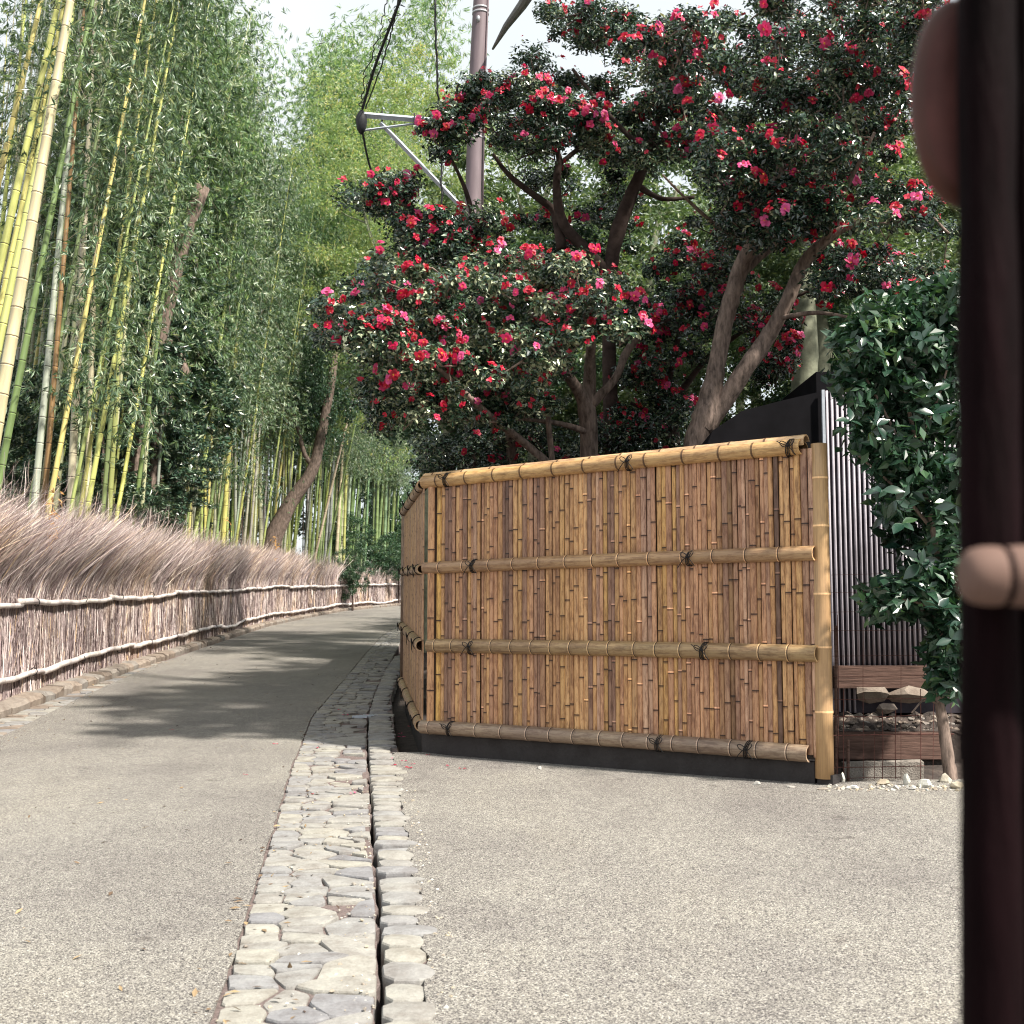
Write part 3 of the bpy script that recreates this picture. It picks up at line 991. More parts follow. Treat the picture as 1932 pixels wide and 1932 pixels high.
SLAT_COLS = [(0.50, 0.315, 0.195), (0.54, 0.345, 0.22), (0.46, 0.295, 0.195), (0.57, 0.385, 0.185), (0.55, 0.355, 0.18), (0.38, 0.25, 0.175), (0.51, 0.36, 0.265), (0.30, 0.20, 0.15), (0.59, 0.40, 0.21), (0.45, 0.29, 0.16)]
def slat_nodes(Lz, sp):
    z = RNG.random() * sp; out_ = []
    while z < Lz - 0.02:
        if z > 0.02: out_.append(z)
        z += sp * (0.85 + RNG.random() * 0.3)
    return out_
s = 0.035
TOPZ, BOTZ = 2.30, 0.26
k = 0
fn3 = np.array([FN[0], FN[1], 0])
while s < FL + 0.015:
    w = RNG.choice([0.015, 0.018, 0.021, 0.024], p=[0.22, 0.33, 0.28, 0.17]) * (0.94 + RNG.random() * 0.12)
    if k == 0: w = 0.036
    if k == 1: w = 0.024
    cx = s + w
    col = SLAT_COLS[RNG.integers(len(SLAT_COLS))]
    if k == 0: col = (0.60, 0.385, 0.215)
    if k == 1: col = (0.62, 0.43, 0.15)
    if 1.7 < s < 2.35 and RNG.random() < 0.55: col = (0.57, 0.385, 0.16)
    kv = 1.12 * (0.90 + RNG.random() * 0.20)
    if k > 1 and RNG.random() < 0.07: kv *= 0.62
    col = (col[0] * kv, col[1] * kv * 0.92, col[2] * kv * 0.88)
    out_ = RNG.normal() * 0.004 + (0.03 if k == 0 else 0)
    zb = BOTZ + abs(RNG.normal()) * 0.012
    zt = TOPZ + (0.02 if k == 0 else 0)
    g = Geo()
    lean = RNG.normal() * 0.003
    nv = (0.0, 0.30) if RNG.random() < 0.78 else (0.95, 0.1)
    half_strip(g, fence_pt(cx, out_, zb), fence_pt(cx + lean, out_, zt), w * (0.97 if k > 1 else 1), fn3, slat_nodes(zt - zb, 0.26 + w * 7 + RNG.random() * 0.05), node_var=nv, tipr=w * (0.97 if RNG.random() < .5 else 0.93), bulge=0.10)
    part('slat', g, M['slat'], fence, True, col, world_origin=None)
    s += 2 * w - 0.0005 + (0.0 if RNG.random() < 0.88 else 0.003)
    k += 1

def rail(p0, p1, r, facing, ncount, col, mat=None, thick=0.011, white=True, bend=0.0, nm='rail', parent=fence):
    """split bamboo rail: hollow half round with a visible wall at its cut ends"""
    p0, p1 = np.array(p0, float), np.array(p1, float)
    T = p1 - p0; Lx = np.linalg.norm(T); T /= Lx
    Fc = np.array(facing, float); Fc -= T * Fc.dot(T); Fc /= np.linalg.norm(Fc)
    S = np.cross(T, Fc)
    g = Geo()
    st = [(0, 1.0, 0)]
    sp = Lx / ncount
    z = sp * (0.3 + RNG.random() * 0.5)
    while z < Lx - 0.03:
        for dz, kk, tg in ((-0.022, 1.0, 0), (-0.010, 1.045, 1), (-0.003, 1.06, 2), (0.005, 1.03, 3), (0.022, 1.0, 0)):
            st.append((z + dz, kk, tg))
        z += sp * (0.85 + RNG.random() * 0.3)
    st.append((Lx, 1.0, 0))
    # subdivide for the bend
    full = []
    for a, b_ in zip(st[:-1], st[1:]):
        full.append(a)
        nn = int((b_[0] - a[0]) / 0.12)
        for q in range(1, nn + 1):
            full.append((a[0] + (b_[0] - a[0]) * q / (nn + 1), 1.0, 0))
    full.append(st[-1])
    ns = 11
    th = np.linspace(-math.pi * 0.53, math.pi * 0.53, ns)
    Vo = []; Vi = []
    for s_, kk, tg in full:
        c = p0 + T * s_ + np.array([0, 0, bend * math.sin(math.pi * s_ / Lx)])
        for a in th:
            rr = r * kk
            Vo.append(c + S * math.sin(a) * rr + Fc * math.cos(a) * rr)
            Vi.append(c + S * math.sin(a) * (r - thick) + Fc * math.cos(a) * (r - thick))
    m_ = len(full)
    i = np.arange(m_ - 1)[:, None] * ns; j = np.arange(ns - 1)[None, :]
    Q = np.stack([i + j, i + j + 1, i + ns + j + 1, i + ns + j], -1).reshape(-1, 4)
    va = []
    for a, b_ in zip(full[:-1], full[1:]):
        v = 0.5
        if a[2] == 1: v = 1.0 if white else 0.10
        if a[2] == 2: v = 0.05
        if a[2] == 3: v = 0.42
        va += [v] * (ns - 1)
    g.add(Vo, Q, 0, va)
    g.add(Vi, Q[:, ::-1], 0, 0.25)
    kq = np.arange(ns - 1)
    for a in (0, (m_ - 1) * ns):
        Vc = np.array(Vo[a:a + ns] + Vi[a:a + ns])
        g.add(Vc, np.stack([kq, kq + 1, ns + kq + 1, ns + kq], -1), 0, 0.75)
    for a in (0, ns - 1):
        idx = np.arange(m_) * ns + a
        Vc = np.concatenate([np.array(Vo)[idx], np.array(Vi)[idx]])
        kk = np.arange(m_ - 1)
        g.add(Vc, np.stack([kk, kk + 1, m_ + kk + 1, m_ + kk], -1), 0, 0.4)
    # local X along the rail so that its fibres follow it
    ang = math.atan2(T[1], T[0])
    pl = np.array(parent.location)
    off = p0
    R3 = np.array([[math.cos(ang), math.sin(ang), 0], [-math.sin(ang), math.cos(ang), 0], [0, 0, 1]])
    g.V = [(v - off) @ R3.T for v in g.V]
    o = link(nm, g.mesh(nm, mat or M['rail'], True), parent, off - pl, col)
    o.rotation_euler = (0, 0, ang)
    return o
RL_ = [(-0.02, FL - 0.04, 2.31, 2.315, 0.053, 12, (0.60, 0.40, 0.19), False), (0.0, FL + 0.04, 1.590, 1.598, 0.050, 14, (0.38, 0.25, 0.145), True),
       (0.05, FL + 0.045, 0.950, 0.938, 0.056, 17, (0.33, 0.235, 0.13), True), (-0.02, FL - 0.03, 0.285, 0.287, 0.056, 15, (0.29, 0.225, 0.17), True)]
for a0, a1, z0, z1, r_, nc, col, wh in RL_:
    rail(fence_pt(a0, 0.022, z0), fence_pt(a1, 0.022, z1), r_, fn3, nc, col, white=wh, bend=0.006)
# top cap: a wider split cane lying over the slats, round side up, and the back rail
rail(fence_pt(-0.03, -0.02, 2.335), fence_pt(FL - 0.02, -0.02, 2.345), 0.056, (FN[0] * 0.35, FN[1] * 0.35, 1), 11, (0.66, 0.47, 0.28), white=False, nm='cap')
rail(fence_pt(0.0, -0.045, 2.30), fence_pt(FL - 0.04, -0.045, 2.305), 0.05, -fn3, 11, (0.45, 0.30, 0.16), white=False)
rail(fence_pt(0.0, -0.045, 0.95), fence_pt(FL - 0.04, -0.045, 0.94), 0.045, -fn3, 11, (0.40, 0.27, 0.14), white=False)

def knot(c, T, Fc, S, r, scale=1.0, parent=fence):
    """black cord: two turns round the rail and a bow with loose ends"""
    g = Geo()
    rr = r + 0.004
    for off in (-0.012, 0.0, 0.012):
        th = np.linspace(-math.pi * 0.62, math.pi * 0.62, 11)
        P = [c + T * (off + 0.012 * math.sin(a * 1.0)) + S * math.sin(a) * rr + Fc * (math.cos(a) * rr + 0.001) for a in th]
        tube(g, P, 0.0034, 5)
    k0 = c + Fc * (rr + 0.006) + S * 0.01
    for sg, ln, lift in ((1, 0.055, 0.03), (-1, 0.05, 0.02)):
        th = np.linspace(0, math.pi * 2, 11)
        P = [k0 + T * sg * (1 - math.cos(a)) * ln * 0.5 * scale + np.array([0, 0, 1]) * (math.sin(a) * 0.018 + lift * (1 - math.cos(a)) * 0.5) + Fc * 0.008 * math.sin(a / 2) for a in th]
        tube(g, P, 0.0032, 5)
    for sg, ln, dz in ((1, 0.06, -0.07), (-1, 0.075, 0.035 if RNG.random() < .5 else -0.08)):
        P = [k0 + T * sg * ln * q * scale + np.array([0, 0, 1]) * dz * q ** 1.3 + Fc * 0.006 * math.sin(q * 3) for q in np.linspace(0, 1, 6)]
        tube(g, P, 0.0030, 5)
    tube(g, [k0 - T * 0.012 - Fc * 0.004, k0, k0 + T * 0.012], [0.006, 0.010, 0.006], 6)
    return part('tie', g, M['cord'], parent, True)
K_ = 1 / 1.1046
UPV = np.array([0, 0, 1.0]); T3 = np.array([FD[0], FD[1], 0])
for rz_, r_, pxs in ((2.312, 0.053, (925, 1310, 1650)), (1.593, 0.050, (982, 1435)), (0.944, 0.056, (978, 1462)), (0.286, 0.056, (935, 1367, 1550))):
    for px in pxs:
        s_ = fence_s(px * K_, 0.07)
        knot(fence_pt(s_, 0.022, rz_), T3, fn3, UPV, r_)

# right end post: thick whole bamboo standing on a stub of wall
pc = FB + FD * 0.050 - FN * 0.030
P = []; R_ = []; va = []
nodes = [0.50, 1.02, 1.37, 1.70, 1.98, 2.22]
nodes = [0.56, 0.98, 1.33, 1.78, 2.10]
zs = sorted([0.13, 2.33] + [n_ + d for n_ in nodes for d in (-0.02, -0.006, 0.0, 0.006, 0.02)])
for z in zs:
    P.append([pc[0] + 0.006 * z, pc[1], z])
    dn = min(abs(z - n_) for n_ in nodes)
    R_.append((0.061 - 0.003 * z) * (1.05 if dn < 0.007 else 1.0))
for a, b_ in zip(zs[:-1], zs[1:]):
    m_ = (a + b_) / 2; dn = min(abs(m_ - n_) for n_ in nodes)
    va.append(0.85 if dn < 0.0035 else (0.3 if dn < 0.01 else 0.5))
g = Geo(); tube(g, P, R_, 18, 0, va)
pc3 = np.array([pc[0], pc[1], 0]); g.V = [v - pc3 for v in g.V]
link('post', g.mesh('post', M['post'], True), fence, pc3 - np.array(fence.location), (0.46, 0.305, 0.165))
# green sticker-like patch of living skin near the post's top
# dark backing behind the canes
g = Geo()
a, b_ = fence_pt(0, -0.045, 0), fence_pt(FL - 0.03, -0.045, 0)
c = (a + b_) / 2
box(g, (c[0], c[1], (TOPZ + BOTZ) / 2), (FL - 0.05, 0.01, TOPZ - BOTZ - 0.02), math.atan2(FD[1], FD[0]))
part('backing', g, M['backing'], fence)
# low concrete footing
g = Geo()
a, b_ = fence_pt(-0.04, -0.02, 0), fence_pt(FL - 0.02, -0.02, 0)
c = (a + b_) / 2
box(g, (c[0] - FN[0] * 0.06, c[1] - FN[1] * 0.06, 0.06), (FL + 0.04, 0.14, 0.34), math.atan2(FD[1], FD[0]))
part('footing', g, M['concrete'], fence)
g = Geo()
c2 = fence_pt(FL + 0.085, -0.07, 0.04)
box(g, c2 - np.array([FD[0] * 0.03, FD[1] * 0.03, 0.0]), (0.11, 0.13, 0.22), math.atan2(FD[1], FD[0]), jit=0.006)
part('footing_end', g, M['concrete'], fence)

# long side of the fence running back along the road
SA = np.array([-0.735, 10.06]); SB = np.array([-1.29, 14.4])
SD = (SB - SA) / np.linalg.norm(SB - SA); SN = np.array([-SD[1], SD[0]])
if SN[0] > 0: SN = -SN
SLn = np.linalg.norm(SB - SA)
def side_pt(s, out, z):
    p = SA + SD * s + SN * out
    return np.array([p[0], p[1], z + 0.035 * s])
sn3 = np.array([SN[0], SN[1], 0]); sd3 = np.array([SD[0], SD[1], 0.035])
s = 0.02; cnt = 0
while s < SLn:
    w = 0.017 + RNG.random() * 0.006
    g = Geo()
    half_strip(g, side_pt(s + w, 0, BOTZ), side_pt(s + w, 0, TOPZ), w * 0.96, sn3, slat_nodes(2.0, 0.42), node_var=(0.12, 0.3))
    col = SLAT_COLS[RNG.integers(len(SLAT_COLS))]
    part('slat', g, M['slat'], fence, True, tuple(c * 0.92 for c in col))
    s += 2 * w + 0.002
for z_, r_ in ((2.30, 0.045), (1.585, 0.042), (0.945, 0.050), (0.285, 0.050)):
    a0 = 0.05
    rail(side_pt(a0, 0.022, z_), side_pt(SLn, 0.022, z_), r_, sn3, 13, (0.30, 0.21, 0.13), nm='rail')
    for s_ in (0.35, 1.5, 2.9, 4.1):
        knot(side_pt(s_, 0.022, z_), sd3 / np.linalg.norm(sd3), sn3, UPV, r_)
rail(side_pt(-0.02, -0.02, 2.325), side_pt(SLn, -0.02, 2.325), 0.056, (SN[0] * 0.3, SN[1] * 0.3, 1), 12, (0.26, 0.17, 0.12), white=False, nm='cap')
g = Geo()
c = (side_pt(0.0, -0.08, 0) + side_pt(SLn, -0.08, 0)) / 2
V = []
for s_ in (0.02, SLn):
    for o_ in (-0.02, -0.16):
        for z_ in (-0.15, 0.23):
            V.append(side_pt(s_, o_, z_))
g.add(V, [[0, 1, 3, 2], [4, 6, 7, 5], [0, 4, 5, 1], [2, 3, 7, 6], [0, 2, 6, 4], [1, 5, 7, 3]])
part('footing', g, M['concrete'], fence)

# hidden fence run round the bend, added for its shade on the road
old = root('shade_fence', (-1.32, 14.6, gz(-1.3, 14.6)), 'unseen fence run added past the golden fence side to shade the road', 'fence')
OP = [(-1.31, 14.55), (-1.58, 19.0), (-1.95, 24.5)]
for (xa, ya), (xb, yb) in zip(OP[:-1], OP[1:]):
    L_ = math.hypot(xb - xa, yb - ya); n_ = int(L_ / 0.09)
    for q in range(n_):
        t_ = (q + 0.5) / n_; x = xa + (xb - xa) * t_; y = ya + (yb - ya) * t_; z = float(gz(x, y))
        g = Geo(); tube(g, [[x, y, z], [x, y, z + 2.25]], 0.043, 6)
        part('pole', g, M['slat'], old, True, (0.25, 0.18, 0.13))
#==SHED==
# ------------------------------------------------------------------ corrugated shed behind the shrub
XS = at(1557, 1172, 9.5)[0]
shed = root('battened_shed', (XS, 9.5, gz(XS, 9.5)), 'black tarred shed with a wall of narrow white upright battens behind the evergreen shrub', 'shed')
z_top = at(1557, 738, 9.5)[2]; z_bot = at(1600, 1257, 9.5)[2]; z_low = at(1600, 1345, 9.5)[2]
def corr(x0, x1, zb, zt, y, pitch=0.0505, amp=0.011):
    n_ = int((x1 - x0) / pitch * 8)
    xs = np.linspace(x0, x1, n_)
    yy = y - amp * np.cos((xs - x0) / pitch * 2 * math.pi) * 1.0
    Vt = np.stack([xs, yy, np.full(n_, zt)], -1); Vb = np.stack([xs, yy, np.full(n_, zb)], -1)
    g = Geo(); k = np.arange(n_ - 1)
    g.add(np.concatenate([Vb, Vt]), np.stack([k, k + 1, n_ + k + 1, n_ + k], -1))
    return g
g = Geo(); box(g, (XS + 0.9, 9.52, (z_top + z_low) / 2), (1.75, 0.04, z_top - z_low)); part('wall', g, M['batten_wall'], shed)
for q in range(43):
    xb = XS + 0.05 + q * 0.0405
    zb_ = z_low if q < 5 else z_bot
    g = Geo(); tube(g, [[xb, 9.485, zb_ + RNG.random() * 0.01], [xb, 9.485, z_top]], 0.0105, 8, 0, 0.5)
    part('batten', g, M['tin'], shed, True)
g = Geo(); box(g, (XS + 0.012, 9.455, (z_top + z_low) / 2), (0.022, 0.03, z_top - z_low))
part('corner_trim', g, M['galv'], shed)
# dark side: prism whose top edge slopes down to the left
pts = [(1334, 838), (1345, 812), (1400, 775), (1470, 757), (1556, 737), (1556, 1300), (1334, 1300)]
Vf = [at(px, py, 9.5) for px, py in pts]
g = Geo(); n_ = len(Vf)
Vb = [v + np.array([0.1, 2.6, 0]) for v in Vf]
g.poly(np.array(Vf + Vb), [list(range(n_))[::-1], [n_ + q for q in range(n_)]] + [[q, (q + 1) % n_, n_ + (q + 1) % n_, n_ + q] for q in range(n_)])
part('side_wall', g, M['dark_board'], shed)
g = Geo(); box(g, (XS + 0.9, 11.0, (z_top + 0.3) / 2 + 0.1), (1.75, 2.6, z_top - 0.1)); 
part('inner_wall', g, M['dark_board'], shed)
for (x0, y0, x1, y1, Y, th) in ((1572, 1256, 1800, 1298, 9.42, 0.05),):
    a, b_ = at(x0, y0, Y), at(x1, y1, Y)
    g = Geo(); box(g, ((a[0] + b_[0]) / 2, Y, (a[2] + b_[2]) / 2), (b_[0] - a[0], th, a[2] - b_[2])); part('plank', g, M['plank'], shed)
# retaining board and bed soil in front of the shed
a, b_ = at(1580, 1381, 8.75), at(1790, 1432, 8.75)
g = Geo(); box(g, ((a[0] + b_[0]) / 2, 8.75, (a[2] + b_[2]) / 2), (b_[0] - a[0], 0.045, a[2] - b_[2]))
tag(part('retaining_board', g, M['plank'], world_origin=((a[0] + b_[0]) / 2, 8.75, b_[2])), 'long brown weathered board holding back soil behind the rusty mesh', 'board')
bz = a[2] - 0.015
g = Geo()
xx = np.linspace(at(1575, 1400, 8.77)[0], 4.2, 40); yy = np.linspace(8.775, 9.46, 14)
X, Y = np.meshgrid(xx, yy)
Z = bz + (Y - 8.775) * 0.12 + 0.018 * RNG.normal(size=X.shape)
V = np.stack([X, Y, Z], -1)
nx, ny = len(xx), len(yy)
i = np.arange(ny - 1)[:, None] * nx; j = np.arange(nx - 1)[None, :]
g.add(V.reshape(-1, 3), np.stack([i + j, i + j + 1, i + nx + j + 1, i + nx + j], -1).reshape(-1, 4))
tag(part('soil_bed', g, M['soil']), kind='structure')
def rock(c, sx, sy, sz, seed, g=None, var=0.5, pw=0.32):
    rg = np.random.default_rng(seed)
    own = g is None
    g = g or Geo()
    # octa-sphere, two subdivisions, pushed to flat facets
    V = [np.array(v, float) for v in ((1, 0, 0), (-1, 0, 0), (0, 1, 0), (0, -1, 0), (0, 0, 1), (0, 0, -1))]
    Fs = [(0, 2, 4), (2, 1, 4), (1, 3, 4), (3, 0, 4), (2, 0, 5), (1, 2, 5), (3, 1, 5), (0, 3, 5)]
    mid = {}
    def mp(a, b_):
        k = (min(a, b_), max(a, b_))
        if k not in mid:
            v = V[a] + V[b_]; V.append(v / np.linalg.norm(v)); mid[k] = len(V) - 1
        return mid[k]
    F2 = []
    for a, b_, c_ in Fs:
        x, y, z = mp(a, b_), mp(b_, c_), mp(c_, a)
        F2 += [(a, x, z), (b_, y, x), (c_, z, y), (x, y, z)]
    Vn = np.array(V)
    pl = rg.normal(size=(7, 3)); pl /= np.linalg.norm(pl, axis=1)[:, None]
    for p_ in pl:
        d = Vn @ p_; lim = 0.45 + rg.random() * 0.3
        Vn = Vn - np.where(d > lim, d - lim, 0)[:, None] * p_
    Vn = Vn * (1 + rg.normal(size=(len(Vn), 1)) * 0.05) * np.array([sx, sy, sz])
    a = rg.random() * 6
    Vn = Vn @ np.array([[math.cos(a), math.sin(a), 0], [-math.sin(a), math.cos(a), 0], [0, 0, 1]])
    g.add(Vn + np.asarray(c, float), F2, 0, var)
    return g
# litter and chips of stone lying on the bed
g = Geo()
for q in range(520):
    x = 2.15 + RNG.random() * 1.5; y = 8.79 + RNG.random() * 0.62
    s_ = 0.006 + RNG.random() ** 3 * 0.028
    rock((x, y, bz + (y - 8.775) * 0.12 + s_ * 0.3), s_ * 1.3, s_, s_ * 0.7, q, g, RNG.random())
tag(part('stone_chips', g, M['kerb']), kind='stuff')
# bundle of rocks stacked below the shed plank
rk = [((1640, 1308), (0.16, 0.08, 0.085), 'brown cracked boulder under the shed plank, left of the pair'), ((1715, 1312), (0.19, 0.08, 0.09), 'grey flat boulder under the shed plank, behind the shrub stem'),
      ((1672, 1338), (0.10, 0.05, 0.06), 'squared tan rock lying on the soil bed behind the mesh')]
for q, ((px, py), sz, lb) in enumerate(rk):
    c = at(px, py, 9.3 if q < 2 else 9.05)
    c[2] = max(c[2], bz + 0.05)
    tag(part('boulder', rock(c, *sz, 90 + q, var=q * 0.3), M['kerb'], world_origin=c), lb, 'rock', 'rocks on the soil bed')
# low rough concrete block row
a, b_ = at(1590, 1436, 8.45), at(1740, 1480, 8.45)
g = Geo(); box(g, ((a[0] + b_[0]) / 2, 8.45, (a[2] + b_[2]) / 2 - 0.02), (b_[0] - a[0], 0.10, a[2] - b_[2] + 0.04), jit=0.005)
tag(part('concrete_block', g, M['block'], world_origin=((a[0] + b_[0]) / 2, 8.45, b_[2])), 'rough grey concrete block lying under the retaining board behind the mesh', 'block')
g = Geo(); box(g, ((a[0] + b_[0]) / 2 + 0.1, 8.93, 0.15), (b_[0] - a[0] + 0.6, 0.30, 0.42))
tag(part('earth_bank', g, M['soil']), kind='structure')

# rusty wire mesh in front of the bed
mesh_y = 8.15
mroot = root('wire_mesh', (at(1650, 1470, mesh_y)[0], mesh_y, gz(2.6, mesh_y)), 'rusty square wire mesh panel beside the thick bamboo post', 'wire mesh')
for px, top, bot, r_ in ((1580, 1160, 1478, .0028), (1592, 1300, 1478, .0035), (1629, 1100, 1470, .0018), (1665, 1340, 1470, .003), (1650, 1380, 1470, .002), (1700, 1240, 1475, .0018), (1690, 1340, 1470, .003), (1737, 1300, 1470, .003), (1760, 1120, 1475, .0018), (1795, 1120, 1475, .0018)):
    a, b_ = at(px, top, mesh_y), at(px, bot, mesh_y)
    g = Geo(); tube(g, [b_, (a + b_) / 2 + RNG.normal(size=3) * 0.004, a], r_, 5); part('wire', g, M['rust'], mroot)
for y_, x1, r_ in ((1085, 1800, .0014), (1118, 1800, .0014), (1155, 1800, .0016), (1190, 1800, .0016), (1238, 1800, .0016), (1277, 1800, .0018), (1320, 1800, .002), (1352, 1740, .003), (1388, 1800, .0038), (1448, 1745, .003), (1470, 1700, .002)):
    a, b_ = at(1568, y_, mesh_y + 0.006), at(x1, y_ - 3, mesh_y + 0.006)
    g = Geo(); tube(g, [a, (a + b_) / 2 + RNG.normal(size=3) * 0.004, b_], r_, 5); part('wire', g, M['rust'], mroot)
for px, top in ((1577, 1180), (1600, 1395)):
    a, b_ = at(px, top, mesh_y + 0.03), at(px, 1480, mesh_y + 0.03)
    g = Geo(); tube(g, [b_, a], 0.011, 7); part('stake', g, M['plank'], mroot)

# rubble along the foot of the mesh and the fence
rub = [(1668, 1476, .085, .05, .03, 'flat brown stone lying at the mesh foot near the post'), (1712, 1478, .03, .03, .06, 'upright broken tile shard standing at the mesh foot'), (1690, 1484, .05, .03, .02, 'pale flat stone beside the upright shard'),
       (1745, 1481, .06, .05, .05, 'white broken stone with a sharp slanting top by the mesh'), (1785, 1472, .07, .05, .05, 'rounded tan stone between white stone and pale brick'), (1722, 1486, .04, .03, .022, 'small pale stone in front of the shard'),
       (1806, 1484, .07, .045, .035, 'pale squared brick beside the dark gate post'), (1608, 1484, .06, .04, .02, 'flat white stone just right of the thick bamboo post'), (1765, 1487, .03, .02, .015, 'small white stone under the sharp white one'),
       (1590, 1470, .03, .03, .05, 'dark round stone tucked behind the bamboo post base'),
       (1018, 1447, .045, .025, .018, 'lone white stone on the ground below the fence middle'), (1427, 1477, .045, .03, .02, 'small tan stone at the fence foot left of the end'), (1492, 1482, .05, .025, .014, 'flat tan stone at the fence foot nearest its right end'),
       (1553, 1486, .05, .03, .015, 'flat pale stone at the base of the fence end block')]
for q, (px, py, sx, sy, sz, lb) in enumerate(rub):
    p = gp(px, py + 4)
    c = np.array([p[0], p[1], float(gz(p[0], p[1])) + sz * 0.35])
    tag(part('stone', rock(c, sx * 0.75, sy, sz, 40 + q, var=0.15 * q), M['rubble'], world_origin=c), lb, 'stone', 'loose stones by the fence')
g = Geo()
for q in range(170):
    px = 1560 + RNG.random() * 270; p = gp(px, 1482 + RNG.random() * 12)
    s_ = 0.005 + RNG.random() ** 2 * 0.014
    rock((p[0], p[1], p[2] + s_ * 0.3), s_ * 1.3, s_, s_ * 0.8, 900 + q, g, RNG.random())
for q in range(160):
    y = 3.2 + RNG.random() * 5; x = interp(EDGE_R, y) + RNG.normal() * 0.03 + 0.04
    s_ = 0.003 + RNG.random() ** 2 * 0.006
    rock((x, y, float(gz(x, y)) + s_ * 0.4), s_ * 1.3, s_, s_ * 0.8, 1900 + q, g, RNG.random())
tag(part('gravel', g, M['rubble']), kind='stuff')

#==PLANTS==
# ------------------------------------------------------------------ leaves
def leaves(g, C, D, Nn, Ln, W, var, fold=0.15, mat=0, tris=False):
    """C centres, D leaf directions, Nn leaf normals (n,3); Ln, W sizes (n)"""
    n_ = len(C)
    D = D / (np.linalg.norm(D, axis=1)[:, None] + 1e-9)
    S = np.cross(D, Nn); S /= np.linalg.norm(S, axis=1)[:, None] + 1e-9
    U = np.cross(S, D)
    a = C - D * (Ln / 2)[:, None]; b_ = C + D * (Ln / 2)[:, None]
    l = C + S * (W / 2)[:, None] + U * (W * fold)[:, None]; r = C - S * (W / 2)[:, None] + U * (W * fold)[:, None]
    V = np.stack([a, l, b_, r], 1)
    base = (np.arange(n_) * 4)[:, None]
    T = np.concatenate([base + np.array([[0, 1, 2]]), base + np.array([[0, 2, 3]])], 0).reshape(-1, 3)
    g.add(V.reshape(-1, 3), T, mat, np.concatenate([var, var]))

def cloud(g, centres, radii, per, Ln, W, rg, flat=0.6, up=0.8, tip=0.5, varm=0.45, vars_=0.28, shell=0.55, fold=0.15, droop=0.0):
    n_ = len(centres) * per
    c = np.repeat(np.asarray(centres), per, 0); r = np.repeat(np.asarray(radii), per)
    d = rg.normal(size=(n_, 3)); d /= np.linalg.norm(d, axis=1)[:, None]
    rad = rg.random(n_) ** shell
    off = d * (r * rad)[:, None]; off[:, 2] *= flat
    C = c + off
    N_ = rg.normal(size=(n_, 3)) * 0.65 + d * 0.55 + np.array([0.15, -0.25, 0]) + np.array([0, 0, up])
    Dd = rg.normal(size=(n_, 3)) + d * tip; Dd[:, 2] -= droop
    Dd -= N_ * (np.sum(Dd * N_, 1) / np.sum(N_ * N_, 1))[:, None]
    cv = np.repeat(rg.normal(size=len(centres)) * 0.10, per)
    var = np.clip(varm + vars_ * rg.normal(size=n_) + cv, 0, 1)
    L_ = Ln * (0.7 + rg.random(n_) * 0.6)
    leaves(g, C, Dd, N_, L_, L_ * W / Ln, var, fold)

def in_poly(px, py, poly):
    ins = False
    j = len(poly) - 1
    for i in range(len(poly)):
        xi, yi = poly[i]; xj, yj = poly[j]
        if (yi > py) != (yj > py) and px < (xj - xi) * (py - yi) / (yj - yi) + xi:
            ins = not ins
        j = i
    return ins

def fill_poly(poly, n_, y0, y1, rg, holes=()):
    xs = [p[0] for p in poly]; ys = [p[1] for p in poly]
    out = []
    tries = 0
    while len(out) < n_ and tries < n_ * 60:
        tries += 1
        px = rg.uniform(min(xs), max(xs)); py = rg.uniform(min(ys), max(ys))
        if in_poly(px, py, poly) and not any(in_poly(px, py, h) for h in holes):
            out.append(at(px, py, rg.uniform(y0, y1)))
    return out

# sasanqua flowers: shared meshes, each flower a part of its tree
def flower_mesh(seed, npet=8):
    rg = np.random.default_rng(seed)
    g = Geo()
    for ring, (cnt_, ln, el) in enumerate(((npet, 0.040, 0.25), (5, 0.028, 0.8))):
        for q in range(cnt_):
            a = q * 2 * math.pi / cnt_ + rg.normal() * 0.15 + ring
            e = el + rg.normal() * 0.32
            d = np.array([math.cos(a) * math.cos(e), math.sin(a) * math.cos(e), math.sin(e)])
            s_ = np.array([-math.sin(a), math.cos(a), 0]); u = np.cross(d, s_)
            l = ln * (0.75 + rg.random() * 0.5); w = l * (0.30 + 0.16 * rg.random())
            V = [d * 0.003, d * l * 0.55 + s_ * w + u * 0.004, d * l * 0.95 + s_ * w * 0.55 - u * 0.004, d * l * 0.95 - s_ * w * 0.55 - u * 0.004, d * l * 0.55 - s_ * w + u * 0.004]
            g.poly(V, [[0, 1, 2, 3, 4]], 0, 0.5)
    V = [[0, 0, 0.018]] + [[0.009 * math.cos(k * 1.2566), 0.009 * math.sin(k * 1.2566), 0.010] for k in range(5)] + [[0, 0, 0.0]]
    g.poly(V, [[0, 1 + k, 1 + (k + 1) % 5] for k in range(5)] + [[6, 1 + (k + 1) % 5, 1 + k] for k in range(5)], 1)
    return g.mesh('flower', [M['petal'], M['stamen']])
FLOWERS = [flower_mesh(s_, 7 + s_ % 3) for s_ in range(5)]

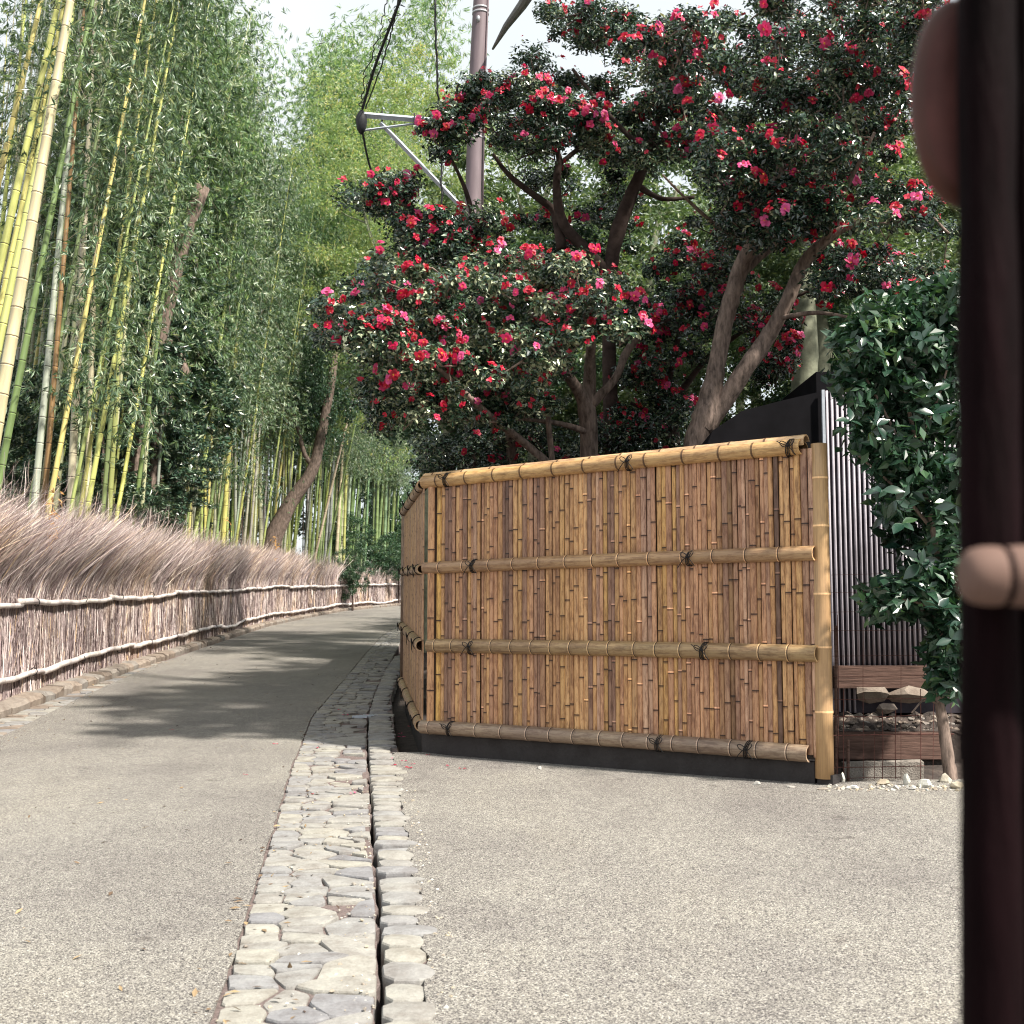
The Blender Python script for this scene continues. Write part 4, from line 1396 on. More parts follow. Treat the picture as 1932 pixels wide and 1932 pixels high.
def put_flowers(parent, cents, rads, n_, rg, scale=1.0):
    cents = np.asarray(cents)
    wgt = np.exp(-(cents[:, 1] - cents[:, 1].min()) * 0.9) + 0.06
    idx = rg.choice(len(cents), size=n_, p=wgt / wgt.sum())
    cnt_ = 0
    sun_np = np.array(sun_dir)
    for i_ in idx:
        for q in range(int(rg.integers(1, 4))):
            if cnt_ >= n_: return
            d = rg.normal(size=3) + np.array([0.35, -1.3, 0.35]); d /= np.linalg.norm(d)
            p = cents[i_] + d * rads[i_] * np.array([1, 1, 0.75]) * (0.98 + rg.random() * 0.12)
            o = link('flower', FLOWERS[rg.integers(5)], parent, p - np.array(parent.location))
            f = Vector(d + np.array([0, -0.5, 0.15]) + rg.normal(size=3) * 0.35)
            o.rotation_euler = f.to_track_quat('Z', 'Y').to_euler()
            s_ = scale * (0.85 + rg.random() * 0.5)
            o.scale = (s_, s_, s_)
            cnt_ += 1

def limb(g, pts, n_=10, mat=0, wob=0.05):
    """pts: (px,py,Y,width_px)"""
    P = smooth_line([at(a, b_, Y) for a, b_, Y, w in pts], 5)
    W = smooth_line([np.array([w * Y / F / 2, 0, 0]) for a, b_, Y, w in pts], 5)[:, 0]
    tube(g, P, np.maximum(W, 0.003), n_, mat, 0.5, wob=wob)

# --- camellia A: the bright one in front, over the fence corner
def camellia(name_label, base, limbs, polys_, nclus, per, nflow, seed, rr=(0.13, 0.28), bark='bark_dark', group=None, fl_scale=1.0, leaf=0.052, vm=0.45):
    rg = np.random.default_rng(seed)
    t = root('camellia_tree', base, name_label, 'tree', group)
    g = Geo()
    for l in limbs:
        limb(g, l)
    part('trunk', g, M[bark], t, True)
    cents = []; rads = []
    for (poly, n_, y0, y1) in polys_:
        c = fill_poly(poly, n_, y0, y1, rg)
        cents += c; rads += list(rg.uniform(*rr, size=len(c)))
    g = Geo()
    cloud(g, cents, rads, per, leaf, leaf * 0.46, rg, flat=0.62, up=0.9, varm=vm, vars_=0.30)
    o = part('crown', g, M['camellia_leaf'], t)
    tag(o, kind='stuff')
    # twigs carrying the clusters
    g = Geo()
    cc = np.array(cents)
    for k in range(len(cents)):
        d = np.linalg.norm(cc - cc[k], axis=1); d[k] = 9
        m_ = int(np.argmin(d + rg.random(len(d)) * 0.3))
        P = [cc[k] + np.array([0, 0, -0.02]), (cc[k] + cc[m_]) / 2 + rg.normal(size=3) * 0.05 - np.array([0, 0, 0.06]), cc[m_]]
        tube(g, P, [0.004, 0.007, 0.010], 4, caps=False)
    o = part('twigs', g, M[bark], t); tag(o, kind='stuff')
    put_flowers(t, cents, rads, nflow, rg, fl_scale * 0.88)
    if nflow >= 240:
        # the smaller, deeper blooms past the first three hundred
        g = Geo(); m_ = 330
        ci = rg.integers(len(cents), size=m_); cc = np.array(cents)
        for q in range(m_):
            d = rg.normal(size=3) + np.array([0.3, -1.0, 0.3]); d /= np.linalg.norm(d)
            p = cc[ci[q]] + d * rads[ci[q]] * np.array([1, 1, 0.75]) * 1.02
            f = Vector(d + rg.normal(size=3) * 0.4 + np.array([0, -0.4, 0.1])); R3 = np.array(f.to_track_quat('Z', 'Y').to_matrix())
            for k in range(6):
                a = k * 1.047 + rg.normal() * 0.2; l = 0.030 * (0.7 + 0.5 * rg.random()); e = 0.3 + rg.normal() * 0.3
                dd = np.array([math.cos(a) * math.cos(e), math.sin(a) * math.cos(e), math.sin(e)]); ss = np.array([-math.sin(a), math.cos(a), 0]) * l * 0.4
                V = np.array([dd * 0.002, dd * l * 0.6 + ss, dd * l, dd * l * 0.6 - ss]) @ R3.T + p
                g.add(V, [[0, 1, 2, 3]], 0, 0.5)
        tag(part('small_flowers', g, M['petal_deep'], t), kind='stuff')
    return t

lower = [(600, 592), (640, 548), (715, 478), (800, 505), (900, 490), (1010, 478), (1100, 490), (1175, 520), (1215, 590), (1190, 640), (1110, 665), (1060, 700), (1000, 735), (900, 745), (800, 720), (700, 700), (640, 650), (585, 640)]
lower2 = [(700, 700), (820, 715), (960, 740), (1040, 720), (1060, 760), (960, 800), (820, 790), (690, 808), (665, 770)]
camellia('camellia tree with bright pink flowers overhanging the left corner of the bamboo fence', (0.72, 11.5, gz(0.72, 11.5)),
         [[(1112, 1190, 11.5, 38), (1112, 860, 11.5, 34), (1108, 780, 11.5, 36), (1096, 745, 11.45, 26), (1060, 690, 11.2, 18), (1040, 640, 11, 16), (1000, 590, 10.6, 10)],
          [(1108, 775, 11.5, 30), (1112, 720, 11.5, 26), (1115, 650, 11.3, 18), (1120, 580, 11.1, 16)],
          [(1112, 765, 11.5, 24), (1160, 715, 11.5, 15), (1185, 660, 11.6, 16), (1235, 600, 11.6, 10)],
          [(1040, 880, 10.9, 15), (985, 832, 10.8, 15), (930, 790, 10.5, 14), (880, 745, 10.3, 12), (820, 690, 10.0, 8), (740, 640, 9.8, 5)],
          [(1045, 900, 11.2, 12), (1035, 800, 11.1, 11), (1030, 740, 11.0, 9), (1000, 680, 10.9, 7)],
          [(1120, 820, 11.5, 14), (1060, 800, 11.3, 10), (980, 790, 11.0, 6)],
          [(970, 940, 12.0, 22), (962, 820, 11.9, 20), (955, 740, 11.7, 14), (940, 660, 11.2, 8)]],
         [(lower, 190, 9.4, 11.4), (lower2, 60, 9.9, 11.8)], 0, 260, 300, 3, rr=(0.10, 0.22), vm=0.64, bark='bark_brown')  # raised vm paints this crown's sunlit look into its leaf colour

# --- camellia B: the tall dark one in the middle
midup = [(865, 170), (900, 150), (960, 130), (1000, 100), (1060, 130), (1100, 165), (1160, 150), (1290, 120), (1330, 200), (1300, 300), (1240, 330), (1160, 300), (1080, 270), (1010, 290), (930, 260), (880, 240), (860, 210)]
cross_c = [(785, 215), (815, 195), (860, 200), (885, 245), (860, 295), (820, 285), (788, 245)]
leftc = [(655, 365), (700, 345), (745, 330), (785, 325), (770, 370), (800, 400), (870, 390), (930, 395), (960, 430), (930, 480), (850, 500), (780, 480), (720, 425), (665, 385)]
upr = [(1020, 0), (1160, 0), (1230, 60), (1180, 110), (1110, 100), (1040, 60)]
backm = [(1010, 300), (1160, 320), (1230, 420), (1190, 500), (1050, 500), (960, 400)]
camellia('dark tall camellia tree with bare curved limbs behind the middle of the fence', (1.0, 12.3, gz(1.0, 12.3)),
         [[(1165, 1150, 12.3, 34), (1150, 700, 12.3, 28), (1152, 520, 12.2, 28), (1165, 440, 12.1, 30), (1190, 370, 12.0, 26), (1222, 290, 11.9, 20), (1245, 215, 11.8, 14), (1290, 110, 11.6, 8)],
          [(1150, 520, 12.2, 24), (1105, 470, 12.1, 22), (1062, 420, 12.0, 20), (1050, 350, 11.9, 16), (1055, 300, 11.9, 13), (1040, 275, 11.8, 8), (990, 240, 11.6, 5)],
          [(1055, 310, 11.9, 10), (1095, 280, 11.9, 9), (1145, 262, 11.8, 6)],
          [(1060, 470, 12.1, 22), (1045, 400, 12.1, 16), (1010, 370, 12.0, 13), (960, 330, 11.9, 10), (930, 290, 11.8, 6)],
          [(905, 480, 11.8, 12), (895, 420, 11.7, 12), (875, 350, 11.5, 8), (840, 280, 11.2, 5), (812, 235, 11.1, 4)],
          [(905, 480, 11.8, 10), (860, 440, 11.7, 9), (790, 400, 11.6, 7), (720, 370, 11.5, 5), (680, 358, 11.5, 3)],
          [(1222, 290, 11.9, 14), (1180, 250, 11.8, 10), (1130, 195, 11.7, 8), (1080, 130, 11.6, 6)],
          [(1200, 350, 12, 14), (1250, 375, 12.0, 9), (1310, 372, 12.0, 7)],
          [(1222, 290, 11.9, 12), (1290, 240, 11.8, 10), (1360, 200, 11.7, 6)]],
         [(midup, 160, 10.9, 12.8), (cross_c, 14, 11.0, 11.4), (leftc, 66, 11.0, 12.0), (upr, 34, 11.2, 12.6), (backm, 34, 12.2, 13.6)], 0, 230, 270, 5, rr=(0.11, 0.24), fl_scale=1.1)

# --- camellia C: the big forked brown tree at right
rt1 = [(1180, 60), (1300, 30), (1420, 0), (1780, -60), (1780, 40), (1720, 130), (1710, 260), (1640, 330), (1500, 300), (1420, 380), (1330, 330), (1300, 200), (1200, 140)]
rt2 = [(1400, 300), (1560, 290), (1700, 330), (1760, 380), (1800, 440), (1700, 420), (1560, 430), (1480, 480), (1380, 470), (1350, 380)]
rt3 = [(1240, 480), (1350, 470), (1400, 560), (1340, 640), (1300, 720), (1200, 720), (1180, 640), (1230, 560)]
rt4 = [(1540, 480), (1660, 470), (1790, 520), (1790, 560), (1640, 560), (1540, 560)]
rt5 = [(1400, 580), (1480, 560), (1500, 640), (1490, 720), (1440, 720), (1400, 680)]
rt6 = [(1180, 700), (1300, 720), (1290, 800), (1200, 840), (1140, 820)]
camellia('large camellia tree with brown trunk forked low above the right half of the fence', (1.72, 10.6, gz(1.72, 10.6)),
         [[(1322, 1180, 10.6, 60), (1318, 960, 10.6, 50), (1312, 850, 10.6, 46), (1330, 790, 10.6, 50), (1342, 740, 10.6, 42), (1352, 690, 10.6, 34), (1366, 620, 10.6, 32), (1378, 570, 10.6, 34), (1400, 500, 10.6, 32), (1425, 450, 10.5, 28), (1450, 390, 10.5, 22), (1475, 310, 10.4, 20), (1490, 220, 10.3, 14), (1510, 130, 10.2, 8)],
          [(1420, 450, 10.5, 12), (1360, 430, 10.0, 9), (1300, 380, 9.6, 6), (1250, 330, 9.3, 4)], [(1560, 450, 10.2, 12), (1600, 350, 9.8, 9), (1650, 250, 9.4, 6)],
          [(1325, 810, 10.6, 48), (1360, 765, 10.6, 36), (1410, 690, 10.5, 34), (1445, 640, 10.5, 32), (1480, 580, 10.4, 28), (1510, 510, 10.4, 26), (1540, 470, 10.3, 24), (1590, 432, 10.2, 16), (1660, 405, 10.0, 11), (1740, 400, 9.8, 8), (1790, 440, 9.6, 5)],
          [(1395, 520, 10.6, 20), (1440, 480, 10.7, 14), (1480, 455, 10.7, 10), (1530, 440, 10.8, 7)],
          [(1440, 430, 10.5, 14), (1425, 470, 10.3, 10), (1405, 430, 10.2, 7)],
          [(1475, 320, 10.4, 12), (1530, 270, 10.2, 10), (1600, 220, 10, 6)],
          [(1470, 600, 10.4, 10), (1540, 590, 10.2, 8), (1610, 600, 10.0, 5)],
          [(1460, 350, 10.5, 12), (1400, 270, 10.3, 9), (1350, 200, 10.2, 6)]],
         [(rt1, 250, 8.9, 11.6), (rt2, 95, 9.2, 11.4), (rt4, 30, 9.6, 11.2)], 0, 230, 300, 9, rr=(0.11, 0.24), bark='bark_brown', fl_scale=1.2)

camellia('background camellia tree whose flowers show between the brown forked trunks', (2.0, 12.6, gz(2.0, 12.6)),
         [[(1280, 1180, 12.6, 26), (1275, 860, 12.6, 22), (1262, 720, 12.5, 16), (1290, 600, 12.4, 10)], [(1275, 850, 12.6, 16), (1240, 790, 12.5, 10), (1190, 760, 12.4, 6)], [(1268, 760, 12.6, 14), (1350, 660, 12.4, 9), (1450, 600, 12.2, 6)], [(1340, 670, 12.4, 8), (1500, 560, 12, 6), (1650, 520, 11.8, 5)]],
         [(rt3, 60, 11.3, 12.6), (rt4, 36, 11, 12.2), (rt5, 26, 11.3, 12.4), (rt6, 24, 11.5, 12.6), ([(1240, 420), (1400, 400), (1430, 520), (1300, 560), (1230, 520)], 22, 11.6, 12.8)], 0, 210, 240, 14, rr=(0.11, 0.24), fl_scale=1.0)

# low dark camellia hedge just behind the fence
hd = [(790, 830), (860, 800), (960, 790), (1100, 800), (1290, 790), (1310, 850), (1150, 880), (1000, 900), (850, 920), (800, 900)]
t = camellia('low dark red-flowered camellia hedge just behind the fence top', (0.3, 12.6, gz(0.3, 12.6)),
         [[(1070, 1180, 12.6, 18), (930, 1100, 12.6, 14), (900, 900, 12.5, 10), (890, 840, 12.4, 6)], [(1070, 1180, 12.6, 18), (1210, 1100, 12.6, 14), (1240, 880, 12.5, 9), (1230, 820, 12.4, 6)]],
         [(hd, 80, 11.9, 13.4)], 0, 250, 40, 21, rr=(0.15, 0.28))
t.name = 'camellia_hedge'; t['category'] = 'hedge'

# --- evergreen shrub with big glossy leaves at right
def big_leaf_mesh(seed):
    rg = np.random.default_rng(seed)
    g = Geo()
    L_, W = 1.0, 0.44 + 0.10 * rg.random()
    prof = [(0, 0.02), (0.2, 0.62), (0.45, 1.0), (0.7, 0.78), (0.9, 0.3), (1.0, 0.02)]
    curve = -0.15 + rg.normal() * 0.12
    C_, Lf, Rt = [], [], []
    for s_, w in prof:
        z = curve * s_ * s_
        C_.append([s_, 0, z]); Lf.append([s_, w * W / 2, z + w * 0.07]); Rt.append([s_, -w * W / 2, z + w * 0.07])
    n_ = len(prof)
    V = np.array(C_ + Lf + Rt)
    k = np.arange(n_ - 1)
    g.add(V, np.concatenate([np.stack([k, k + 1, n_ + k + 1, n_ + k], -1), np.stack([2 * n_ + k, 2 * n_ + k + 1, k + 1, k], -1)]), 0, np.concatenate([np.full(n_ - 1, 0.35), np.full(n_ - 1, 0.5)]))
    return g.mesh('leaf', M['big_leaf'], True)
BIG = [big_leaf_mesh(s_) for s_ in range(6)]
rg = np.random.default_rng(33)
sp0 = gp(1795, 1478)
shrub = root('evergreen_shrub', sp0, 'evergreen shrub with large glossy leaves standing against the white battened wall', 'shrub')
g = Geo()
Ysh = 8.0
for l in ([(1796, 1484, 8.0, 30), (1790, 1440, 8.0, 25), (1780, 1370, 8.0, 22), (1772, 1310, 8.0, 18), (1775, 1250, 8.0, 15), (1782, 1150, 7.95, 12), (1760, 1000, 7.9, 11), (1730, 850, 7.85, 9), (1700, 700, 7.8, 6)],
          [(1775, 1260, 8.0, 9), (1790, 1230, 7.95, 6), (1800, 1180, 7.9, 5)], [(1780, 1150, 7.95, 8), (1700, 1130, 7.9, 6), (1620, 1140, 7.85, 4)],
          [(1760, 1000, 7.9, 8), (1700, 930, 7.85, 6), (1620, 860, 7.8, 4)], [(1730, 850, 7.9, 7), (1780, 720, 7.8, 5), (1800, 620, 7.8, 4)], [(1745, 930, 7.9, 6), (1660, 760, 7.85, 5), (1600, 660, 7.8, 4)],
          [(1774, 1330, 8.0, 6), (1745, 1320, 7.95, 4), (1720, 1345, 7.9, 3)]):
    limb(g, l, 8)
part('stem', g, M['bark_brown'], shrub, True)
sh_poly = [(1560, 640), (1600, 590), (1680, 555), (1760, 535), (1815, 530), (1830, 1290), (1790, 1300), (1745, 1260), (1738, 1200), (1770, 1150), (1690, 1150), (1600, 1150), (1620, 1110), (1690, 1070), (1650, 1000), (1640, 900), (1610, 850), (1590, 820), (1570, 740)]
low_clump = [(1738, 1210), (1800, 1200), (1810, 1300), (1760, 1300)]
tips = fill_poly([(x + (14 if x < 1760 else 0), y) for x, y in sh_poly], 64, 7.5, 8.3, rg) + fill_poly(low_clump, 5, 7.85, 8.05, rg)
cntl = 0
for c in tips:
    nl = int(rg.integers(3, 7))
    ax = np.array([rg.normal() * 0.5, -0.75 + rg.normal() * 0.3, 0.25 + rg.normal() * 0.4]); ax /= np.linalg.norm(ax)
    q0 = Vector(ax).to_track_quat('Z', 'Y')
    ph = rg.random() * 6
    for k in range(nl):
        if cntl >= 298: break
        a = ph + k * 2 * math.pi / nl + rg.normal() * 0.5
        tilt = 0.15 + rg.normal() * 0.5
        d = q0 @ Vector((math.cos(a), math.sin(a), tilt))
        nrm = q0 @ Vector((-tilt * math.cos(a), -tilt * math.sin(a), 1)) + Vector((0, 0, 0.25))
        d.normalize(); s_ = nrm.cross(d).normalized(); nrm = d.cross(s_)
        mt = Matrix((d, s_, nrm)).transposed().to_4x4()
        sc = (0.075 + rg.random() * 0.075)
        o = link('leaf', BIG[rg.integers(6)], shrub)
        o.matrix_local = Matrix.Translation(Vector(c - np.array(shrub.location))) @ mt @ Matrix.Scale(sc, 4)
        cntl += 1
g = Geo()
cents = fill_poly([(x + (30 if x < 1760 else 0), y) for x, y in sh_poly], 300, 7.7, 8.7, rg)
cloud(g, cents, rg.uniform(0.10, 0.2, len(cents)), 44, 0.10, 0.048, rg, flat=0.8, up=0.5, varm=0.2)
top_poly = [(1600, 600), (1680, 560), (1815, 535), (1815, 640), (1700, 640), (1600, 680)]
cents = fill_poly(top_poly, 30, 7.7, 8.8, rg)
cloud(g, cents, rg.uniform(0.08, 0.16, len(cents)), 50, 0.075, 0.03, rg, flat=0.8, up=0.6, varm=0.8)
tag(part('inner_leaves', g, M['shrub_leaf'], shrub), kind='stuff')

#==TREES==
# ------------------------------------------------------------------ background trees (shared crown meshes)
def crown_mesh(seed, nclus, per, leaf, W, mat, h=1.0, flat=0.7):
    rg = np.random.default_rng(seed)
    d = rg.normal(size=(nclus, 3)); d /= np.linalg.norm(d, axis=1)[:, None]
    c = d * (rg.random(nclus) ** 0.45)[:, None] * np.array([1, 1, h])
    c += 0.10 * rg.normal(size=c.shape)
    r = rg.uniform(0.12, 0.26, nclus)
    g = Geo()
    cloud(g, c, r, per, leaf, W, rg, flat=flat, up=0.6)
    return g.mesh('crown', M[mat])
CR = {'dark': [crown_mesh(s_, 90, 170, 0.055, 0.026, 'shrub_leaf') for s_ in (1, 2)],
      'mid': [crown_mesh(s_, 90, 170, 0.05, 0.02, 'tree_leaf') for s_ in (3, 4, 5)],
      'bush': [crown_mesh(s_, 80, 150, 0.085, 0.036, 'bush_leaf') for s_ in (12, 13, 14)],
      'yellow': [crown_mesh(s_, 100, 170, 0.04, 0.014, 'yellow_leaf', 1.3) for s_ in (6, 7)]}
def bg_tree(px, py, Y, rad, hmul, kind, label, group='trees behind the camellias', bark='bark_pale', tw=0.12, nm='broadleaf_tree', cat='tree', trunk_px=None, behind=False):
    c = at(px, py, Y)
    if behind:
        Y0 = Y
        while at(px, py, Y)[0] > interp(BRUSH, Y) - 0.30 - rad * 0.25 * Y / Y0: Y += 0.3
        rad *= Y / Y0
        extra = 4.0 if px < 160 else (2.6 if px < 250 else (0.8 if px < 345 else 5.0))
        if cat == 'shrub': Y += extra
        c = at(px, py, Y)
    bx = at(trunk_px if trunk_px is not None else px, 1172, Y)[0]
    z0 = float(gz(bx, Y)) - 0.1
    t = root(nm, (bx, Y, z0), label, cat, group)
    if tw:
        g = Geo()
        P = smooth_line([[bx, Y, z0 - 0.3], [bx + (c[0] - bx) * 0.2, Y, z0 + (c[2] - z0) * 0.45], [c[0], c[1], c[2]], [c[0] + rad * 0.2, c[1], c[2] + rad * hmul * 0.5]], 5)
        tube(g, P, np.linspace(tw, tw * 0.3, len(P)), 8, wob=0.05)
        for q in range(3):
            e = c + np.array([math.cos(q * 2.1 + Y) * rad * 0.6, math.sin(q * 2.1 + Y) * rad * 0.5, rad * 0.35])
            s0 = P[len(P) // 2 + q]
            tube(g, smooth_line([s0, (s0 + e) / 2 + np.array([0, 0, -0.1]), e], 4), np.linspace(tw * 0.45, tw * 0.12, 9), 6)
        part('trunk', g, M[bark], t, True)
    me = CR[kind][int(abs(px) + Y * 3) % len(CR[kind])]
    o = link('crown', me, t, c - np.array(t.location))
    o.scale = (rad, rad, rad * hmul)
    o.rotation_euler = (0, 0, (px * 0.37 + Y) % 6.28)
    return t
BG = [
    (1270, 740, 15.5, 1.5, 0.9, 'mid', 'green leafy tree directly behind the brown forked trunk'),
    (1080, 640, 16.5, 1.7, 1.0, 'mid', 'mid green tree seen between the dark camellia limbs'),
    (880, 760, 15.5, 1.1, 0.9, 'dark', 'dark bushy tree behind the left end of the fence'),
    (1020, 420, 21, 2.3, 0.9, 'mid', 'pale green tree crown behind the utility pole'),
    (1230, 480, 20, 2.4, 1.0, 'mid', 'tree crown filling the gap above the fork of camellia limbs'),
    (1430, 560, 18, 1.9, 1.2, 'mid', 'green crown behind the forked camellia trunk'),
    (1400, 360, 24, 3.2, 0.9, 'mid', 'tall green crown glimpsed behind the right camellia top'),
    (1640, 460, 22, 3.0, 1.1, 'mid', 'pale green crown above the evergreen shrub'),
    (1760, 560, 17, 1.6, 1.0, 'mid', 'green crown just above the evergreen shrub top'),
    (1560, 700, 15.0, 1.1, 1.1, 'dark', 'dark crown right behind the black shed roof'),
    (940, 560, 26, 2.6, 0.9, 'mid', 'distant green crown below the utility pole crossarm'),
    (800, 640, 24, 2.0, 1.0, 'mid', 'green crown behind the bright camellia, near the bamboo edge'),
    (1900, 500, 20, 3.0, 1.2, 'mid', 'green crown hidden mostly by the dark gate post'),
    (905, 640, 13.3, 1.0, 0.8, 'dark', 'dark crown added unseen behind the bright flowering mass to shade the road'),  # dark crowns from here are hidden, added to thicken the road's shade
    (1010, 590, 13.8, 1.25, 0.8, 'dark', 'dark crown added behind the middle of the flowering mass to shade the road'),
    (850, 700, 15.5, 1.0, 0.8, 'dark', 'dark crown added behind the left tip of the flowering mass to shade the road'),
    (1040, 740, 16, 1.5, 0.9, 'mid', 'green crown low between the two camellia trunks'),
    (985, 740, 20, 2.0, 0.9, 'mid', 'green crown behind the bare slanting camellia branch'),
]
for (px, py, Y, rad, hm, kd, lb) in BG:
    bg_tree(px, py, Y, rad, hm, kd, lb)
FT = [935, 905, 880, 850]
bg_tree(745, 250, 40, 2.9, 1.05, 'yellow', 'yellowish feathery bamboo top beyond the bend, left of the pole', 'feathery tops beyond the bend', tw=0.07, nm='feathery_tree', trunk_px=FT.pop())
bg_tree(690, 420, 36, 2.8, 1.2, 'yellow', 'pale yellow green feathery crown under the crossarm', 'feathery tops beyond the bend', tw=0.07, nm='feathery_tree', trunk_px=FT.pop())
bg_tree(850, 380, 44, 3.2, 1.0, 'yellow', 'pale feathery crown right behind the utility pole', 'feathery tops beyond the bend', tw=0.07, nm='feathery_tree', trunk_px=FT.pop())
bg_tree(760, 620, 42, 3.2, 1.2, 'yellow', 'feathery crown low beyond the bend behind the camellia edge', 'feathery tops beyond the bend', tw=0.07, nm='feathery_tree', trunk_px=FT.pop())
bg_tree(745, 900, 74, 4.6, 1.5, 'dark', 'dark bushy mass closing the view at the road bend', 'bushes at the road bend', tw=0.1, nm='bushy_tree')
bg_tree(800, 980, 66, 2.0, 0.9, 'mid', 'roundish bush beside the left end of the fence at the bend', 'bushes at the road bend', tw=0.1, nm='bushy_tree')
bg_tree(690, 1030, 72, 3.2, 0.7, 'dark', 'low dark bush behind the far end of the brush fence', 'bushes at the road bend', tw=0.1, nm='bushy_tree')
for (px, py, Y, rad, hm, lb) in ((665, 1072, 50.5, 0.85, 1.5, 'dark bush growing through the far brush fence just before the bend'), (712, 1052, 58, 1.5, 0.9, 'dark bush above the end of the brush fence at the bend'),
                                 (752, 1060, 60, 1.3, 0.8, 'low dark bush touching the left edge of the bamboo fence view'), (640, 1010, 54, 1.5, 0.8, 'dark shrub behind the brush fence left of the bend bush'), (735, 1000, 63, 2.2, 0.8, 'dark shrub mass under the dark culms at the bend')):
    bg_tree(px, py, Y, rad, hm, 'dark', lb, 'bushes at the road bend', bark='bark_dark', tw=0.05, nm='bend_bush', cat='bush')
# two thick pale trunks right of the fork
for (px, wpx, Y, top, lb) in ((1518, 46, 13.5, 470, 'thick pale mossy trunk right of the forked camellia'), (1548, 34, 14.2, 560, 'thin shaded trunk standing close behind the thick mossy one')):
    b0 = at(px, 1172, Y); z0 = float(gz(b0[0], Y))
    t = root('old_tree', (b0[0], Y, z0), lb, 'tree', 'old trunks behind the shed')
    g = Geo(); w = wpx * Y / F / 2
    a = at(px, top, Y)
    P = smooth_line([[b0[0], Y, z0 - 0.3], at(px, 800, Y), at(px + 3, 650, Y), a, a + np.array([0.4, 0.2, 1.6])], 5)
    R_ = np.interp(np.linspace(0, 1, len(P)), [0, 0.25, 0.5, 1], [w * 1.6, w * 1.15, w, w * 0.5])
    tube(g, P, R_, 12, wob=0.04)
    part('trunk', g, M['bark_pale'], t, True)
    o = link('crown', CR['mid'][0], t, (0.3, 0.3, 5.6)); o.scale = (1.7, 1.7, 1.2)

#==GROVE==
# ------------------------------------------------------------------ bamboo grove
def culm_mesh(seed, H=13.0, r0=1.0, sides=8):
    rg = np.random.default_rng(seed)
    z = 0.12; nodes = []
    while z < H:
        nodes.append(z); z += 0.17 + 0.20 * min(1, z / 3.0) + rg.normal() * 0.01
    zs = [0.0]; rr = [1.0]; va = []
    def rad(q): return r0 * (1 - 0.80 * (q / H) ** 1.5)
    for nd in nodes:
        for dz, k, v in ((-0.018, 1.0, 0.5), (-0.006, 1.05, 0.92), (0.004, 1.10, 0.06), (0.014, 1.0, 0.36)):
            zs.append(nd + dz); va.append(v)
    zs.append(H); va.append(0.5)
    R_ = [rad(0)]
    for nd in nodes:
        R_ += [rad(nd), rad(nd) * 1.05, rad(nd) * 1.12, rad(nd)]
    R_.append(rad(H))
    vv = va[:]        # value of the face band below ring i+1
    bandv = [0.5] * (len(zs) - 1)
    for i_ in range(len(nodes)):
        b0 = 1 + i_ * 4
        bandv[b0 - 1] = 0.5
        bandv[b0] = 0.80; bandv[b0 + 1] = 0.05; bandv[b0 + 2] = 0.30
    bow = np.array([0.0, 0.0])
    P = [[0, 0, q] for q in zs]
    g = Geo()
    # only x,y radius: unit radius, scaled per culm
    tube(g, np.array(P) * np.array([1, 1, 1]), R_, sides, 0, bandv, caps=False)
    return g.mesh('stem', M['culm'], True)
# unit-radius meshes: x,y scaled by the culm's radius
CULMS = [culm_mesh(s_, 13.5) for s_ in range(4)]

def foliage_mesh(seed, h0, h1, nb, per, reach=1.2, leaf=0.125, w=0.020, cone=0.3, mat='bamboo_leaf'):
    """leafy branches along the stem, leaves hanging in sprays"""
    rg = np.random.default_rng(seed)
    g = Geo()
    Cs, Ds, Ns, Ls, Vs = [], [], [], [], []
    for b_ in range(nb):
        f = (b_ + rg.random()) / nb
        h = h0 + (h1 - h0) * f
        a = rg.random() * 2 * math.pi
        rl = reach * (0.45 + 0.75 * rg.random()) * (1 - cone * f)
        ax = np.array([math.cos(a), math.sin(a), 0])
        k = np.linspace(0, 1, 7)
        P = np.array([[0, 0, h]]) + ax * (rl * k)[:, None] + np.array([0, 0, 1]) * (0.75 * rl * k - 1.0 * rl * k ** 2.2)[:, None]
        for q in range(0, 6, 2):
            a0, a1 = P[q], P[q + 2]
            s_ = np.array([-ax[1], ax[0], 0]) * 0.004
            g.add([a0 - s_, a0 + s_, a1 + s_ * 0.6, a1 - s_ * 0.6], [[0, 1, 2, 3]], 1, 0.5)
        t = rg.random(per) ** 0.7
        pos = np.stack([np.interp(t, k, P[:, i_]) for i_ in range(3)], -1)
        spread = 0.10 + 0.16 * t
        # leaves sit in hanging fans of about seven
        nf = max(3, per // 7); fi = np.minimum(np.arange(per) // 7, nf - 1)
        fo = rg.normal(size=(nf, 3)); fd = rg.normal(size=(nf, 3)) * 0.7 + ax * 0.5; fd[:, 2] -= 0.7
        fpos = pos[np.minimum(np.arange(nf) * 7, per - 1)] + fo * (0.12 + 0.14 * t[np.minimum(np.arange(nf) * 7, per - 1)])[:, None]
        d = fd[fi] + rg.normal(size=(per, 3)) * 0.45
        dn = d / np.linalg.norm(d, axis=1)[:, None]
        pos = fpos[fi] + dn * leaf * 0.45 + rg.normal(size=(per, 3)) * 0.018
        Cs.append(pos); Ds.append(d); Ns.append(rg.normal(size=(per, 3)) * 0.6 + np.array([0, 0, 0.7]))
        Ls.append(leaf * (0.6 + rg.random(per) * 0.8)); Vs.append(np.clip(0.42 + rg.normal() * 0.13 + rg.normal(size=per) * 0.30, 0, 1))
    L_ = np.concatenate(Ls)
    leaves(g, np.concatenate(Cs), np.concatenate(Ds), np.concatenate(Ns), L_, L_ * w / leaf * (0.8 + 0.4 * rg.random(len(L_))), np.concatenate(Vs), 0.08)
    return g.mesh('foliage', [M[mat], M['twig']])
